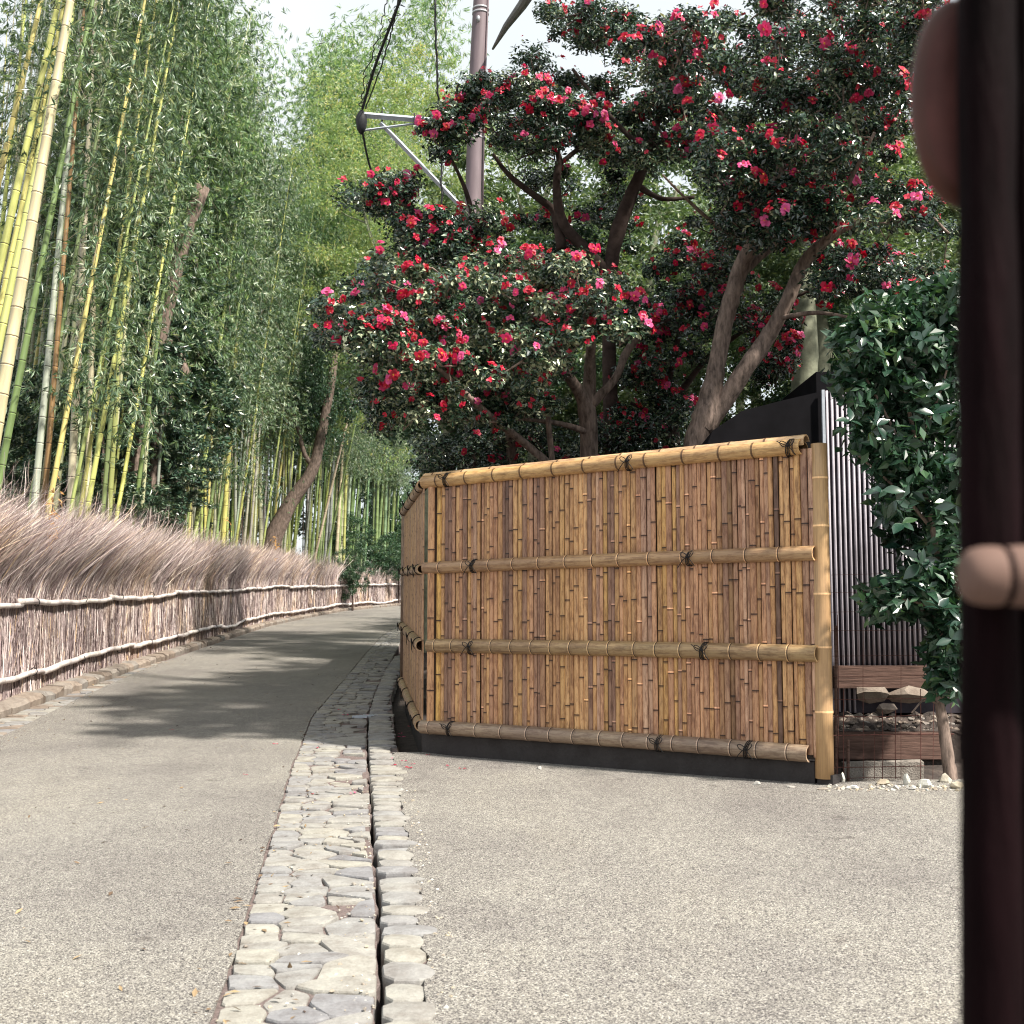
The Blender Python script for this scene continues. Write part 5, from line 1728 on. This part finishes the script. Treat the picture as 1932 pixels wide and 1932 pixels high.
FOL = {'high': [foliage_mesh(s_, 6.0, 13.4, 50, 105, 1.3) for s_ in (1, 2)],
       'mid': [foliage_mesh(s_, 3.6, 13.4, 66, 112, 1.2) for s_ in (3, 4, 5)],
       'low': [foliage_mesh(s_, 1.9, 13.0, 84, 120, 1.15, 0.13) for s_ in (6, 7)],
       'sparse': [foliage_mesh(s_, 6.8, 13.4, 18, 60, 1.0) for s_ in (8, 9)],
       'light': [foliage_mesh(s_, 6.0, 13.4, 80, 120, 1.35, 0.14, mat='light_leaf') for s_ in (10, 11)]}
COLS = {'yellow': (0.56, 0.57, 0.20), 'lime': (0.40, 0.48, 0.17), 'pale': (0.55, 0.57, 0.38), 'olive': (0.20, 0.28, 0.12), 'grey': (0.36, 0.41, 0.34), 'brown': (0.30, 0.17, 0.09), 'green': (0.27, 0.38, 0.16), 'jade': (0.22, 0.32, 0.20)}

def place_culm(base, top, rad, colname, fol, label, group, H=13.5, jc=0.1):
    base = np.array(base, float); top = np.array(top, float)
    d = Vector(top - base).normalized()
    t = root('bamboo_culm', base, label, 'bamboo', group)
    q = d.to_track_quat('Z', 'Y')
    spin = random.random() * 6.28
    from mathutils import Quaternion
    qs = q @ Quaternion((0, 0, 1), spin)
    t.rotation_mode = 'QUATERNION'
    t.rotation_quaternion = qs
    c = COLS[colname]; c = tuple(v * (1 + random.uniform(-jc, jc)) for v in c)
    st = link('stem', CULMS[random.randrange(4)], t, (0, 0, 0), c)
    st.scale = (rad, rad, H / 13.5)
    if fol:
        f = link('foliage', random.choice(FOL[fol]), t)
        f.scale = (1, 1, H / 13.5)
    return t

def culm_px(x0, y0, x1, y1, Y, wpx, col, fol, label, group, dy=0.0, spread=0.0):
    """lower and upper picture points; run down to the ground at depth Y"""
    for _ in range(200):
        a, b_ = at(x0, y0, Y), at(x1, y1, Y + dy)
        d = (b_ - a) / np.linalg.norm(b_ - a)
        zg = float(gz(a[0], Y)) + 0.05
        k = (a[2] - zg) / d[2]
        base = a - d * k
        if base[0] < interp(BRUSH, Y) - 0.45: break
        Y += 0.35
    Y += random.random() * spread
    a, b_ = at(x0, y0, Y), at(x1, y1, Y + dy)
    d = (b_ - a) / np.linalg.norm(b_ - a)
    base = a - d * ((a[2] - float(gz(a[0], Y)) - 0.05) / d[2])
    return place_culm(base, b_, wpx * Y / F / 2 * 1.12, col, fol, label, group)

near = [
 (0, 330, 78, 0, 15.5, 15, 'yellow', 'sparse', 'topmost leftmost yellow culm cut by the left picture edge'),
 (0, 500, 108, 12, 15.2, 17, 'yellow', 'sparse', 'yellow culm second from the left picture edge'),
 (0, 640, 122, 60, 15.0, 16, 'yellow', 'sparse', 'yellow culm just left of the thick cream coloured one'),
 (20, 652, 113, 115, 14.2, 24, 'pale', 'sparse', 'thickest cream coloured culm at the left, leaning right'),
 (50, 641, 152, 118, 15.8, 14, 'olive', 'sparse', 'olive green culm right of the thick cream one'),
 (94, 641, 126, 300, 15.6, 13, 'grey', 'sparse', 'greyish culm beside the rusty brown one'),
 (108, 641, 142, 219, 16.2, 11, 'brown', None, 'dead rusty brown culm among the near bamboo'),
 (155, 506, 176, 84, 15.4, 14, 'pale', 'sparse', 'pale grey green culm standing almost upright near the left'),
 (152, 641, 216, 304, 15.0, 10, 'yellow', 'mid', 'slender yellow culm crossing in front of the pale upright one'),
 (253, 472, 317, 118, 16.4, 10, 'yellow', 'mid', 'yellow leaning culm emerging above the leafy undergrowth'),
 (324, 398, 344, 287, 17.5, 7, 'yellow', 'mid', 'short visible yellow culm piece beside the grey leaning log'),
 (371, 985, 415, 646, 19.0, 9, 'lime', 'high', 'bright green leaning culm at the left of the central group'),
 (422, 1000, 452, 561, 19.5, 9, 'yellow', 'mid', 'long yellow green culm in the middle of the grove'),
 (449, 1000, 499, 662, 19.0, 5, 'lime', 'mid', 'thin lime culm slanting right in the central group'),
 (492, 1016, 489, 696, 19.3, 8, 'pale', 'mid', 'pale upright culm right of the central group'),
 (499, 1010, 536, 764, 19.0, 4, 'lime', None, 'very thin lime shoot beside the leaning brown trunk'),
 (393, 985, 440, 650, 19.8, 6, 'green', 'mid', 'green culm between the bright green and the yellow one'),
 (0, 585, 95, 130, 15.6, 13, 'yellow', 'sparse', 'yellow culm squeezed between two others at the left edge'),
 (0, 745, 62, 420, 15.3, 14, 'lime', 'sparse', 'lime green culm cut low by the left picture edge'),
 (70, 880, 128, 560, 16.4, 9, 'olive', 'sparse', 'thin olive culm under the thick cream one'),
 (215, 560, 262, 330, 17.2, 7, 'lime', 'mid', 'thin lime culm between the two slender yellow ones'),
 (165, 940, 172, 700, 15.8, 12, 'pale', 'sparse', 'pale culm foot rising straight out of the brushwood at the left'),
]
for q, (x0, y0, x1, y1, Y, w, col, fol, lb) in enumerate(near):
    culm_px(x0, y0, x1, y1, Y, w, col, fol, lb, 'bamboo culms standing out at the front of the grove', dy=0.3)
# slimmer culms filling the left stand
lab_l = 'slim shaded bamboo culm deep behind the thick ones at the left'
for q in range(46):
    x0 = random.uniform(-60, 300); Y = random.uniform(17, 21)
    culm_px(x0, 900, x0 + random.uniform(40, 130), 100, Y, random.uniform(5, 11), random.choice(['grey', 'olive', 'pale', 'pale', 'yellow', 'lime']), 'sparse', lab_l, 'slim culms deep in the left stand', spread=5)
lab_m = 'slender green bamboo culm in the dense central stand'
for q in range(66):
    x0 = random.uniform(345, 550); Y = random.uniform(20, 26)
    culm_px(x0, 985, x0 + random.uniform(-4, 42), 700, Y, random.uniform(3.5, 6.5), random.choice(['lime', 'pale', 'green', 'grey', 'grey', 'yellow']), 'high', lab_m, 'slender culms of the central stand', spread=5)
lab_r = 'straight bamboo culm in the far stand beside the bend'
for q in range(64):
    x0 = 570 + 175 * random.random() ** 0.9; Y = random.uniform(30, 42)
    culm_px(x0, 1040, x0 + random.uniform(6, 30), 720, Y, random.uniform(3.5, 6.5), (random.choice(['lime', 'green', 'grey', 'pale']) if x0 < 655 else random.choice(['olive', 'jade', 'olive'])), 'high', lab_r, 'culms of the far stand by the bend', spread=5)
for q in range(12):
    x0 = 690 + 70 * random.random(); Y = random.uniform(48, 58)
    culm_px(x0, 1040, x0 + random.uniform(6, 26), 740, Y, random.uniform(3, 4.5), 'olive', 'high', 'dark far bamboo culm at the very end of the road', 'dark culms at the end of the road', spread=5)
# leafy culms in depth: they make the green wall
lab_b = 'leafy bamboo culm in the green wall behind the front rows'
for q in range(72):
    Y = random.uniform(24, 46) if q % 2 else random.uniform(20, 34)
    px = random.uniform(-80, 660) if q % 3 else random.uniform(330, 700)
    b = at(px, 1172, Y); bx = min(b[0], float(interp(BRUSH, Y)) - 1.5 - 0.04 * Y)
    base = (bx, Y, float(gz(bx, Y)) + 0.05)
    lean = (random.uniform(0.04, 0.30), random.uniform(-0.12, 0.06))
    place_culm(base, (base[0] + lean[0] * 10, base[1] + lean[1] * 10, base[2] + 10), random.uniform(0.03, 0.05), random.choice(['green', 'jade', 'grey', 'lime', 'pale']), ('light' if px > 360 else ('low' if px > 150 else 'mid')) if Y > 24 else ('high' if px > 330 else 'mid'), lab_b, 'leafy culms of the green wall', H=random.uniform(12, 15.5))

# tall light culms arching over the bend
for q in range(16):
    Y = random.uniform(44, 54); px = random.uniform(480, 640)
    b = at(px, 1172, Y); bx = min(b[0], float(interp(BRUSH, Y)) - 0.8)
    Hq = random.uniform(19, 25)
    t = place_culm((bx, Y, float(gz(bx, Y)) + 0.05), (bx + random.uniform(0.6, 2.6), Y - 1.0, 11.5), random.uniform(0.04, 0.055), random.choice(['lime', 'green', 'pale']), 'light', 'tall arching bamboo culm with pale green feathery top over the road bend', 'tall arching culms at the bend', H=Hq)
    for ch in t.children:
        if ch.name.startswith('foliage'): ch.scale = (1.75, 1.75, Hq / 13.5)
# leaning grey trunks inside the grove
gl = [([(512, 1030, 18.6, 34), (548, 950, 18.6, 27), (590, 885, 18.6, 23), (610, 800, 18.7, 19), (625, 720, 18.8, 16), (635, 640, 18.9, 14)], 'tree with brown trunk leaning out of the grove above the brush fence'),
      ([(300, 800, 17.6, 26), (345, 700, 17.6, 24), (300, 620, 17.6, 20), (290, 520, 17.6, 18), (255, 440, 17.6, 16), (300, 340, 17.6, 18), (325, 320, 17.6, 14)], 'tree with crooked grey limbs hidden in the leafy undergrowth'),
      ([(270, 760, 17.0, 30), (300, 650, 17.0, 26), (335, 500, 17.0, 24), (355, 430, 17.0, 26), (382, 352, 17.0, 30)], 'tree with sawn off pale trunk stub rising in the undergrowth'),
      ([(385, 500, 17.4, 13), (415, 470, 17.4, 11), (438, 420, 17.4, 9)], 'broken grey branch sticking out of the undergrowth')]
for q, (pts, lb) in enumerate(gl):
    dY = 0
    while at(pts[0][0] - 20, pts[0][1], pts[0][2] + dY)[0] > interp(BRUSH, pts[0][2] + dY) - 0.8: dY += 0.3
    pts = [(x, y, Y + dY, w) for x, y, Y, w in pts]
    a = at(*pts[0][:3]); z0 = float(gz(a[0], a[1]))
    t = root('leaning_tree' if q < 3 else 'dead_branch', (a[0], a[1], z0), lb, 'tree' if q < 3 else 'branch')
    g = Geo()
    P0 = []
    if q < 3:
        P = smooth_line([np.array([a[0] - 0.4, a[1], z0 - 0.2])] + [at(x, y, Y) for x, y, Y, w in pts], 4)
        W = np.interp(np.linspace(0, 1, len(P)), np.linspace(0, 1, len(pts) + 1), [pts[0][3] * pts[0][2] / F / 2 * 1.2] + [w * Y / F / 2 for x, y, Y, w in pts])
    else:
        P = smooth_line([at(x, y, Y) for x, y, Y, w in pts], 4)
        W = np.interp(np.linspace(0, 1, len(P)), np.linspace(0, 1, len(pts)), [w * Y / F / 2 for x, y, Y, w in pts])
    tube(g, P, W, 10, wob=0.06)
    if q == 0:
        g5 = Geo(); limb(g5, [(x, y, Y + dY, w) for x, y, Y, w in ((594, 880, 18.6, 12), (575, 858, 18.5, 9), (560, 800, 18.4, 7), (545, 760, 18.3, 5))]); part('branch', g5, M['bark_brown'], t, True)
    part('trunk', g, M['bark_brown'], t, True)
    if q == 0:
        o = link('crown', CR['dark'][0], t, at(600, 740, 19.2 + dY) - np.array(t.location)); o.scale = (1.5, 1.5, 2.2)
        rg = np.random.default_rng(5); g = Geo()

# leafy undergrowth shrubs right behind the brush fence
US = [(60, 800, 15.2, 0.75, 0.9, 'bush', 'dark leafy shrub under the thick cream culm'), (150, 860, 16.0, 0.8, 0.8, 'bush', 'dark shrub between near culms above the brush'), (225, 560, 17.4, 0.75, 1.3, 'bush', 'blue green shrub high between the two slender yellow culms'),
      (250, 760, 17.0, 0.85, 1.0, 'bush', 'glossy shrub in the dark hollow of the grove'), (285, 880, 16.6, 0.65, 0.85, 'bush', 'large rounded shrub behind the brush fence middle'), (330, 640, 17.8, 0.85, 1.3, 'bush', 'leafy shrub round the crooked grey limbs'),
      (385, 520, 18.4, 0.9, 1.2, 'bush', 'leafy shrub beside the sawn off trunk stub'), (325, 770, 17.4, 0.75, 1.0, 'bush', 'shrub left of the bright green culm'), (548, 900, 20.5, 0.5, 1.0, 'bush', 'shrub left of the leaning brown trunk'),
      (540, 650, 21.0, 0.9, 0.9, 'bush', 'dark shrub above the central culms'), (570, 600, 23.0, 1.3, 1.0, 'bush', 'dark bluish crown left of the bright camellia'), (620, 880, 24.0, 0.9, 1.2, 'bush', 'shrub right of the leaning brown trunk'),
      (250, 960, 15.6, 0.5, 0.5, 'bush', 'bright low shrub poking over the brush fence'), (360, 985, 17.0, 0.4, 0.5, 'bush', 'small green tuft poking over the brush by the bright green culm'),
      (660, 1060, 46, 1.6, 0.9, 'bush', 'dark ivy like bush growing over the far brush fence'), (300, 320, 19.0, 1.1, 0.9, 'bush', 'leafy shrub crown round the upper grey limb'),
      (190, 420, 17, 0.8, 0.9, 'bush', 'high bush between the pale upright culm and the yellow ones'), (215, 680, 17, 0.8, 1.0, 'bush', 'bush right of the slender crossing yellow culm'), (120, 930, 16, 0.6, 0.7, 'bush', 'low dark bush at the feet of the near culms'),
      (190, 930, 16, 0.6, 0.7, 'bush', 'low bush over the brush right of the pale culm foot'), (300, 700, 17, 0.8, 0.8, 'bush', 'bush covering the lower half of the crooked limbs'), (320, 930, 18, 0.5, 0.6, 'bush', 'bush just left of the bright green leaning culm foot'),
      (300, 510, 17, 0.75, 0.8, 'bush', 'bush half hiding the grey leaning log'), (400, 610, 19, 0.8, 0.8, 'bush', 'bush above the central culms, left part'), (455, 590, 20, 0.7, 0.8, 'bush', 'bush above the central culms, middle part'),
      (420, 420, 20, 0.9, 0.8, 'bush', 'bush beside the broken grey branch'), (600, 800, 22, 0.6, 0.9, 'bush', 'bush over the bend of the leaning brown trunk'), (640, 760, 26, 0.8, 0.9, 'bush', 'bush right of the upper leaning brown trunk'), (20, 900, 15, 0.6, 0.7, 'bush', 'bush at the left picture edge above the brush')]
for (px, py, Y, rad, hm, kd, lb) in US:
    bg_tree(px, py, Y, rad * (1.3 if px < 340 else 0.95), hm, kd, lb, 'undergrowth shrubs of the grove', bark='bark_brown', tw=0.03, nm='undergrowth_shrub', cat='shrub', behind=True)

# dark far wood behind the grove
def far_wood():
    rg = np.random.default_rng(77)
    g = Geo()
    cents = []
    for q in range(620):
        Y = rg.uniform(34, 62)
        px = rg.uniform(-200, 720); c = at(px, 1172, Y)
        x = min(c[0], float(interp(BRUSH, Y)) - 4) - rg.random() * 4
        cents.append([x, Y, float(gz(x, Y)) + rg.random() ** 0.8 * 11])
    for q in range(420):
        Y = rg.uniform(30, 40); x = at(rg.uniform(830, 2200), 1172, Y)[0]
        cents.append([x, Y, float(gz(x, Y)) + rg.random() * (5.0 if x < 9 else 7.0)])
    cloud(g, cents, rg.uniform(0.8, 1.6, len(cents)), 150, 0.24, 0.11, rg, flat=0.8, up=0.5, varm=0.35)
    tag(part('far_wood', g, M['shrub_leaf']), kind='stuff')
far_wood()

#==POLE==
# ------------------------------------------------------------------ utility pole
Yp = 14.0
pb = at(985, 1172, Yp)
pole = root('utility_pole', (pb[0], Yp, float(gz(pb[0], Yp))), 'purplish grey utility pole with steel crossarm rising behind the camellias', 'utility pole')
g = Geo()
P = [[pb[0] - 0.02, Yp, float(gz(pb[0], Yp)) - 0.3], at(975, 900, Yp), at(982, 480, Yp), at(890 + 8, 330, Yp), at(900, 150, Yp), at(909, 0, Yp)]
P = [[at(893, 1172, Yp)[0], Yp, float(gz(pb[0], Yp)) - 0.3], at(893, 700, Yp), at(893, 400, Yp), at(900, 150, Yp), at(908, 0, Yp), at(915, -150, Yp)]
wp = [17.5, 17.5, 17, 16, 15.5, 15]
tube(g, P, [w * Yp / F for w in wp], 20, caps=True)
pole.location = Vector((P[0][0], Yp, float(gz(P[0][0], Yp))))
part('pole', g, M['pole'], pole, True)
for py in (26, 18, 168, 174, 262, 352, 358):
    c = at(np.interp(py, [0, 150, 400], [908, 900, 893]), py, Yp)
    g = Geo(); tube(g, [c - np.array([0, 0, 0.012]), c + np.array([0, 0, 0.012])], 16.6 * Yp / F, 20); part('band', g, M['band'], pole, True)
g = Geo(); tube(g, [at(909, 500, Yp) + np.array([0, -0.06, 0]), at(914, 200, Yp) + np.array([0, -0.06, 0]), at(921, 0, Yp) + np.array([0, -0.06, 0]), at(926, -100, Yp)], 0.012, 6); part('conduit', g, M['pole'], pole, True)
c = at(903, 45, Yp); g = Geo(); tube(g, [c + np.array([0, -0.09, 0.03]), c + np.array([0, -0.16, 0]), c + np.array([0, -0.15, -0.06])], [0.02, 0.025, 0.015], 8); part('bolt', g, M['band'], pole, True)
def beam(a, b_, s_, nm, mat):
    g = Geo(); tube(g, [a, b_], s_, 4); return part(nm, g, mat, pole)
beam(at(686, 217, Yp - 0.3), at(905, 235, Yp + 0.05), 0.038, 'crossarm', M['galv'])
beam(at(718, 232, Yp - 0.22), at(884, 405, Yp + 0.02), 0.030, 'brace', M['galv'])
beam(at(686, 246, Yp - 0.3), at(790, 232, Yp - 0.12), 0.015, 'arm_rod', M['galv'])
g = Geo()
c = at(682, 228, Yp - 0.3)
tube(g, [c + np.array([0, 0, 0.13]), c + np.array([0, 0, 0.06]), c, c - np.array([0, 0, 0.10]), c - np.array([0, 0, 0.16])], [0.02, 0.06, 0.07, 0.055, 0.02], 10)
part('cable_clamp', g, M['rubber'], pole, True)
for px in (721, 782):
    g = Geo(); a = at(px, np.interp(px, [686, 905], [217, 235]), Yp - 0.2); tube(g, [a + np.array([0, 0, 0.07]), a - np.array([0, 0, 0.07])], 0.011, 6); part('bolt', g, M['rubber'], pole)
g = Geo()
tube(g, [at(930, 92, Yp + 0.4), at(955, 50, Yp - 1.2), at(985, 10, Yp - 2.6), at(1010, -30, Yp - 4), at(1060, -110, Yp - 6.5)], [0.015, 0.038, 0.050, 0.055, 0.055], 10)
tag(part('strut_pole', g, M['strut'], world_origin=at(960, 50, Yp)), 'grey diagonal strut crossing the sky right of the utility pole', 'strut')
def cable(name_lbl, pts, r, wig=0.0, loops=False, seed=1):
    rg = np.random.default_rng(seed)
    P = smooth_line([at(*p) for p in pts], 10)
    if wig: P = P + rg.normal(size=P.shape) * wig
    g = Geo(); tube(g, P, r, 6)
    if loops:
        # binding wire wound loosely round the cable
        k = np.linspace(0, 1, 90); Q = np.stack([np.interp(k, np.linspace(0, 1, len(P)), P[:, i_]) for i_ in range(3)], -1)
        Q += np.stack([np.cos(k * 70), np.sin(k * 70), np.sin(k * 50) * 0.5], -1) * (r * 1.7) * (1 + 1.3 * (rg.random((90, 1)) > 0.8))
        tube(g, Q, r * 0.28, 4)
    tag(part('overhead_cable', g, M['rubber'], world_origin=P[0]), name_lbl, 'cable', 'overhead cables')
Yc = Yp - 0.3
cable('thick looped black cable rising from the crossarm clamp', [(684, 205, Yc), (706, 130, Yc - .6), (732, 60, Yc - 1.2), (755, 0, Yc - 1.8), (775, -50, Yc - 2.2)], 0.017, loops=True)
cable('thin black wire beside the thick cable above the clamp', [(690, 205, Yc), (716, 135, Yc - .5), (735, 75, Yc - 1.1), (748, 20, Yc - 1.6), (760, -50, Yc - 2.0)], 0.008, 0.004, False, 2)
cable('curly thin wire left of the thick cable', [(680, 205, Yc), (688, 150, Yc - .4), (712, 80, Yc - 1.0), (728, 10, Yc - 1.5), (735, -50, Yc - 2.0)], 0.006, 0.015, False, 3)
cable('black cable hanging down from the clamp into the foliage', [(684, 250, Yc), (694, 300, Yc + .3), (706, 345, Yc + .6), (712, 400, Yc + 1)], 0.013)
cable('knotty vertical cable hanging left of the utility pole', [(821, -50, Yp - 1), (822, 0, Yp - 1), (824, 120, Yp - .8), (829, 230, Yp - .6), (833, 370, Yp - .5), (834, 470, Yp - .4)], 0.013, 0.006, True, 5)

#==NEAR==
# ------------------------------------------------------------------ dark gate post close to the camera
Yn = 0.75
gx = at(1872, 1172, Yn)[0]
r_post = (1872 - 1817) * Yn / F
rg = np.random.default_rng(8)
zz = np.linspace(0, 2.2, 60)
pa, pz = at(1876, 3600, Yn), at(1862, -900, Yn)
P = np.stack([np.interp(zz, [pa[2], pz[2]], [pa[0], pz[0]]) + 0.0012 * np.sin(zz * 3), np.full(60, Yn), zz], -1)
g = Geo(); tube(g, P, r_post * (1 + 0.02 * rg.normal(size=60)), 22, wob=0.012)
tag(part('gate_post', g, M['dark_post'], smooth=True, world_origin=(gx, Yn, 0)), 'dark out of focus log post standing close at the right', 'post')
P2 = np.stack([np.interp(np.linspace(0, 2.2, 40), [pa[2], pz[2]], [pa[0], pz[0]]) + r_post * 1.95, np.full(40, Yn + 0.02), np.linspace(0, 2.2, 40)], -1)
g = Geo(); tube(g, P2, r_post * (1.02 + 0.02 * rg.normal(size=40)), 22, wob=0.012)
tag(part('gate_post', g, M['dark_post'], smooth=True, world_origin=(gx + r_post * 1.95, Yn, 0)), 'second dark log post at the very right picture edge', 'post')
# bamboo rail end in front of the posts
Yr = Yn - r_post - 0.022
a = at(1813, 1087, Yr)
rr = 57 * Yr / F
xs = [0, 0.002, 0.006, 0.012, 0.018, 0.0235, 0.0255, 0.0275, 0.034, 0.10, 0.25]
rs = [0.45, 0.72, 0.90, 0.98, 1.0, 0.98, 0.93, 0.98, 1.02, 1.0, 1.0]
g = Geo()
tube(g, [a + np.array([x, 0, 0.002 * x]) for x in xs], [rr * k for k in rs], 20, 0, 0.5)
tag(part('gate_rail', g, M['near_bamboo'], smooth=True, world_origin=a), 'blurred tan bamboo rail end crossing the dark post at the right', 'rail')
ng = Geo(); tube(ng, [a + np.array([x, 0, 0.002 * x]) for x in (0.0225, 0.0245, 0.0265)], [rr * 0.98, rr * 1.025, rr * 0.98], 20)
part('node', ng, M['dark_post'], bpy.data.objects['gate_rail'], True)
# oval hanging on the left side of the post
Yo = Yn + 0.035
c = at(1806, 195, Yo)
ov = root('hanging_oval', c, 'large blurred dull red oval panel hanging against the left of the dark post', 'hanging panel')
def disc(ax_x, ax_z, th, mat, nm, dy=0.0, bul=0.3):
    g = Geo()
    n_ = 40; th_ = np.linspace(0, 2 * math.pi, n_, endpoint=False)
    prof = [(0.0, -1), (0.5, -0.97), (0.86, -0.8), (0.97, -0.45), (1.0, 0), (0.97, 0.45), (0.86, 0.8), (0.5, 0.97), (0.0, 1)]
    V = []
    for r_, y_ in prof:
        for t_ in th_:
            V.append([math.cos(t_) * ax_x * max(r_, 0.01), y_ * th + dy, math.sin(t_) * ax_z * max(r_, 0.01)])
    i = np.arange(len(prof) - 1)[:, None] * n_; j = np.arange(n_)[None, :]; k = (j + 1) % n_
    Q = np.stack([i + j, i + k, i + n_ + k, i + n_ + j], -1).reshape(-1, 4)
    g.add(V, Q)
    return link(nm, g.mesh(nm, mat, True), ov)
hz = 212 * Yo / F; hx = 92 * Yo / F
disc(hx * 1.0, hz, 0.010, M['red_rim'], 'rim')
disc(hx * 0.86, hz * 0.93, 0.013, M['red_oval'], 'face', -0.0)

#==PETALS==
def petal_mesh(seed):
    rg = np.random.default_rng(seed)
    g = Geo()
    V = [[0, 0, 0.002], [0.018, 0.012, 0.006], [0.03, 0.0, 0.004], [0.02, -0.014, 0.007], [0.004, -0.008, 0.004]]
    g.poly(np.array(V), [[0, 1, 2], [0, 2, 3], [0, 3, 4]])
    g.poly(np.array(V) * np.array([-0.8, 0.9, 1.2]) + np.array([0, 0.012, 0]), [[2, 1, 0], [3, 2, 0]])
    return g.mesh('petal', [M['petal']])
PM = [petal_mesh(1), petal_mesh(2)]
spots = [(462, 1463), (325, 1378), (640, 1340), (652, 1350), (738, 1432), (762, 1437), (745, 1445), (772, 1450), (808, 1425), (842, 1446), (873, 1452), (692, 1350), (700, 1350), (755, 1385), (770, 1372), (758, 1392), (590, 1500), (520, 1405), (665, 1498), (707, 1322), (780, 1443), (600, 1412)]
for q, (px, py) in enumerate(spots):
    p = gp(px, py)
    o = link('fallen_petal', PM[q % 2], None, (p[0], p[1], float(gz(p[0], p[1])) + 0.004))
    o.rotation_euler = (0, 0, q * 1.3); s_ = 0.8 + (q % 4) * 0.2; o.scale = (s_, s_, s_)
    tag(o, 'small pink camellia petal fallen on the paving', 'petal', 'fallen camellia petals')

# leaf litter and grit on road, cobbles and kerb
g = Geo()
rg = np.random.default_rng(71)
n_ = 900
yy = 3 + rg.random(n_) ** 1.5 * 24
side = rg.random(n_)
xx = np.where(side < 0.4, np.interp(yy, [q[0] for q in ROAD_R], [q[1] for q in ROAD_R]) + rg.normal(size=n_) * 0.12 + 0.12,
     np.where(side < 0.75, np.interp(yy, [q[0] for q in ROAD_L], [q[1] for q in ROAD_L]) + rg.normal(size=n_) * 0.25, np.interp(yy, [q[0] for q in ROAD_R], [q[1] for q in ROAD_R]) - rg.random(n_) * 3))
C = np.stack([xx, yy, gz(xx, yy) + 0.006], -1)
D_ = rg.normal(size=(n_, 3)); D_[:, 2] *= 0.15
N_ = np.array([0, 0, 1.0]) + rg.normal(size=(n_, 3)) * 0.25
Ls = 0.018 + rg.random(n_) * 0.035
leaves(g, C, D_, N_, Ls, Ls * 0.35, rg.random(n_))
M['litter'] = leaf_mat('dry_leaf', [(0, (0.06, 0.035, 0.025)), (0.6, (0.18, 0.12, 0.07)), (1, (0.36, 0.26, 0.14))], 0.8, 0.0)
tag(part('leaf_litter', g, M['litter']), kind='stuff')
g = Geo()
for q in range(420):
    y = 2.9 + rg.random() ** 1.4 * 6; x0, x1 = interp(BED_L, y), interp(BED_R, y)
    x = x1 - abs(rg.normal()) * 0.10 if rg.random() < 0.7 else rg.uniform(x0, x1)
    s_ = 0.003 + rg.random() ** 2 * 0.007
    rock((x, y, float(gz(x, y)) + (-0.006 if rg.random() < .7 else 0.003)), s_ * 1.3, s_, s_ * 0.8, 3000 + q, g, rg.random())
tag(part('grit', g, M['rubble']), kind='stuff')

# withered orange leaves caught in the top of the brushwood
gd = Geo(); rgd = np.random.default_rng(4)
cs = [at(96, 985, 14.2), at(100, 950, 14.1), at(92, 1010, 14.1), at(430, 990, 26.5), at(520, 1030, 33)]
nd_ = 110; ii = rgd.integers(len(cs), size=nd_)
Cd = np.array(cs)[ii] + rgd.normal(size=(nd_, 3)) * np.array([0.05, 0.05, 0.12])
Ld = 0.05 + rgd.random(nd_) * 0.06
leaves(gd, Cd, rgd.normal(size=(nd_, 3)) + np.array([0.3, 0, -0.6]), rgd.normal(size=(nd_, 3)) + np.array([0.3, -1, 0.3]), Ld, Ld * 0.28, rgd.random(nd_))
tag(part('dry_leaves', gd, leaf_mat('withered_leaf', [(0, (0.45, 0.20, 0.06)), (1, (0.75, 0.45, 0.18))], 0.8, 0.2), brush), kind='stuff')
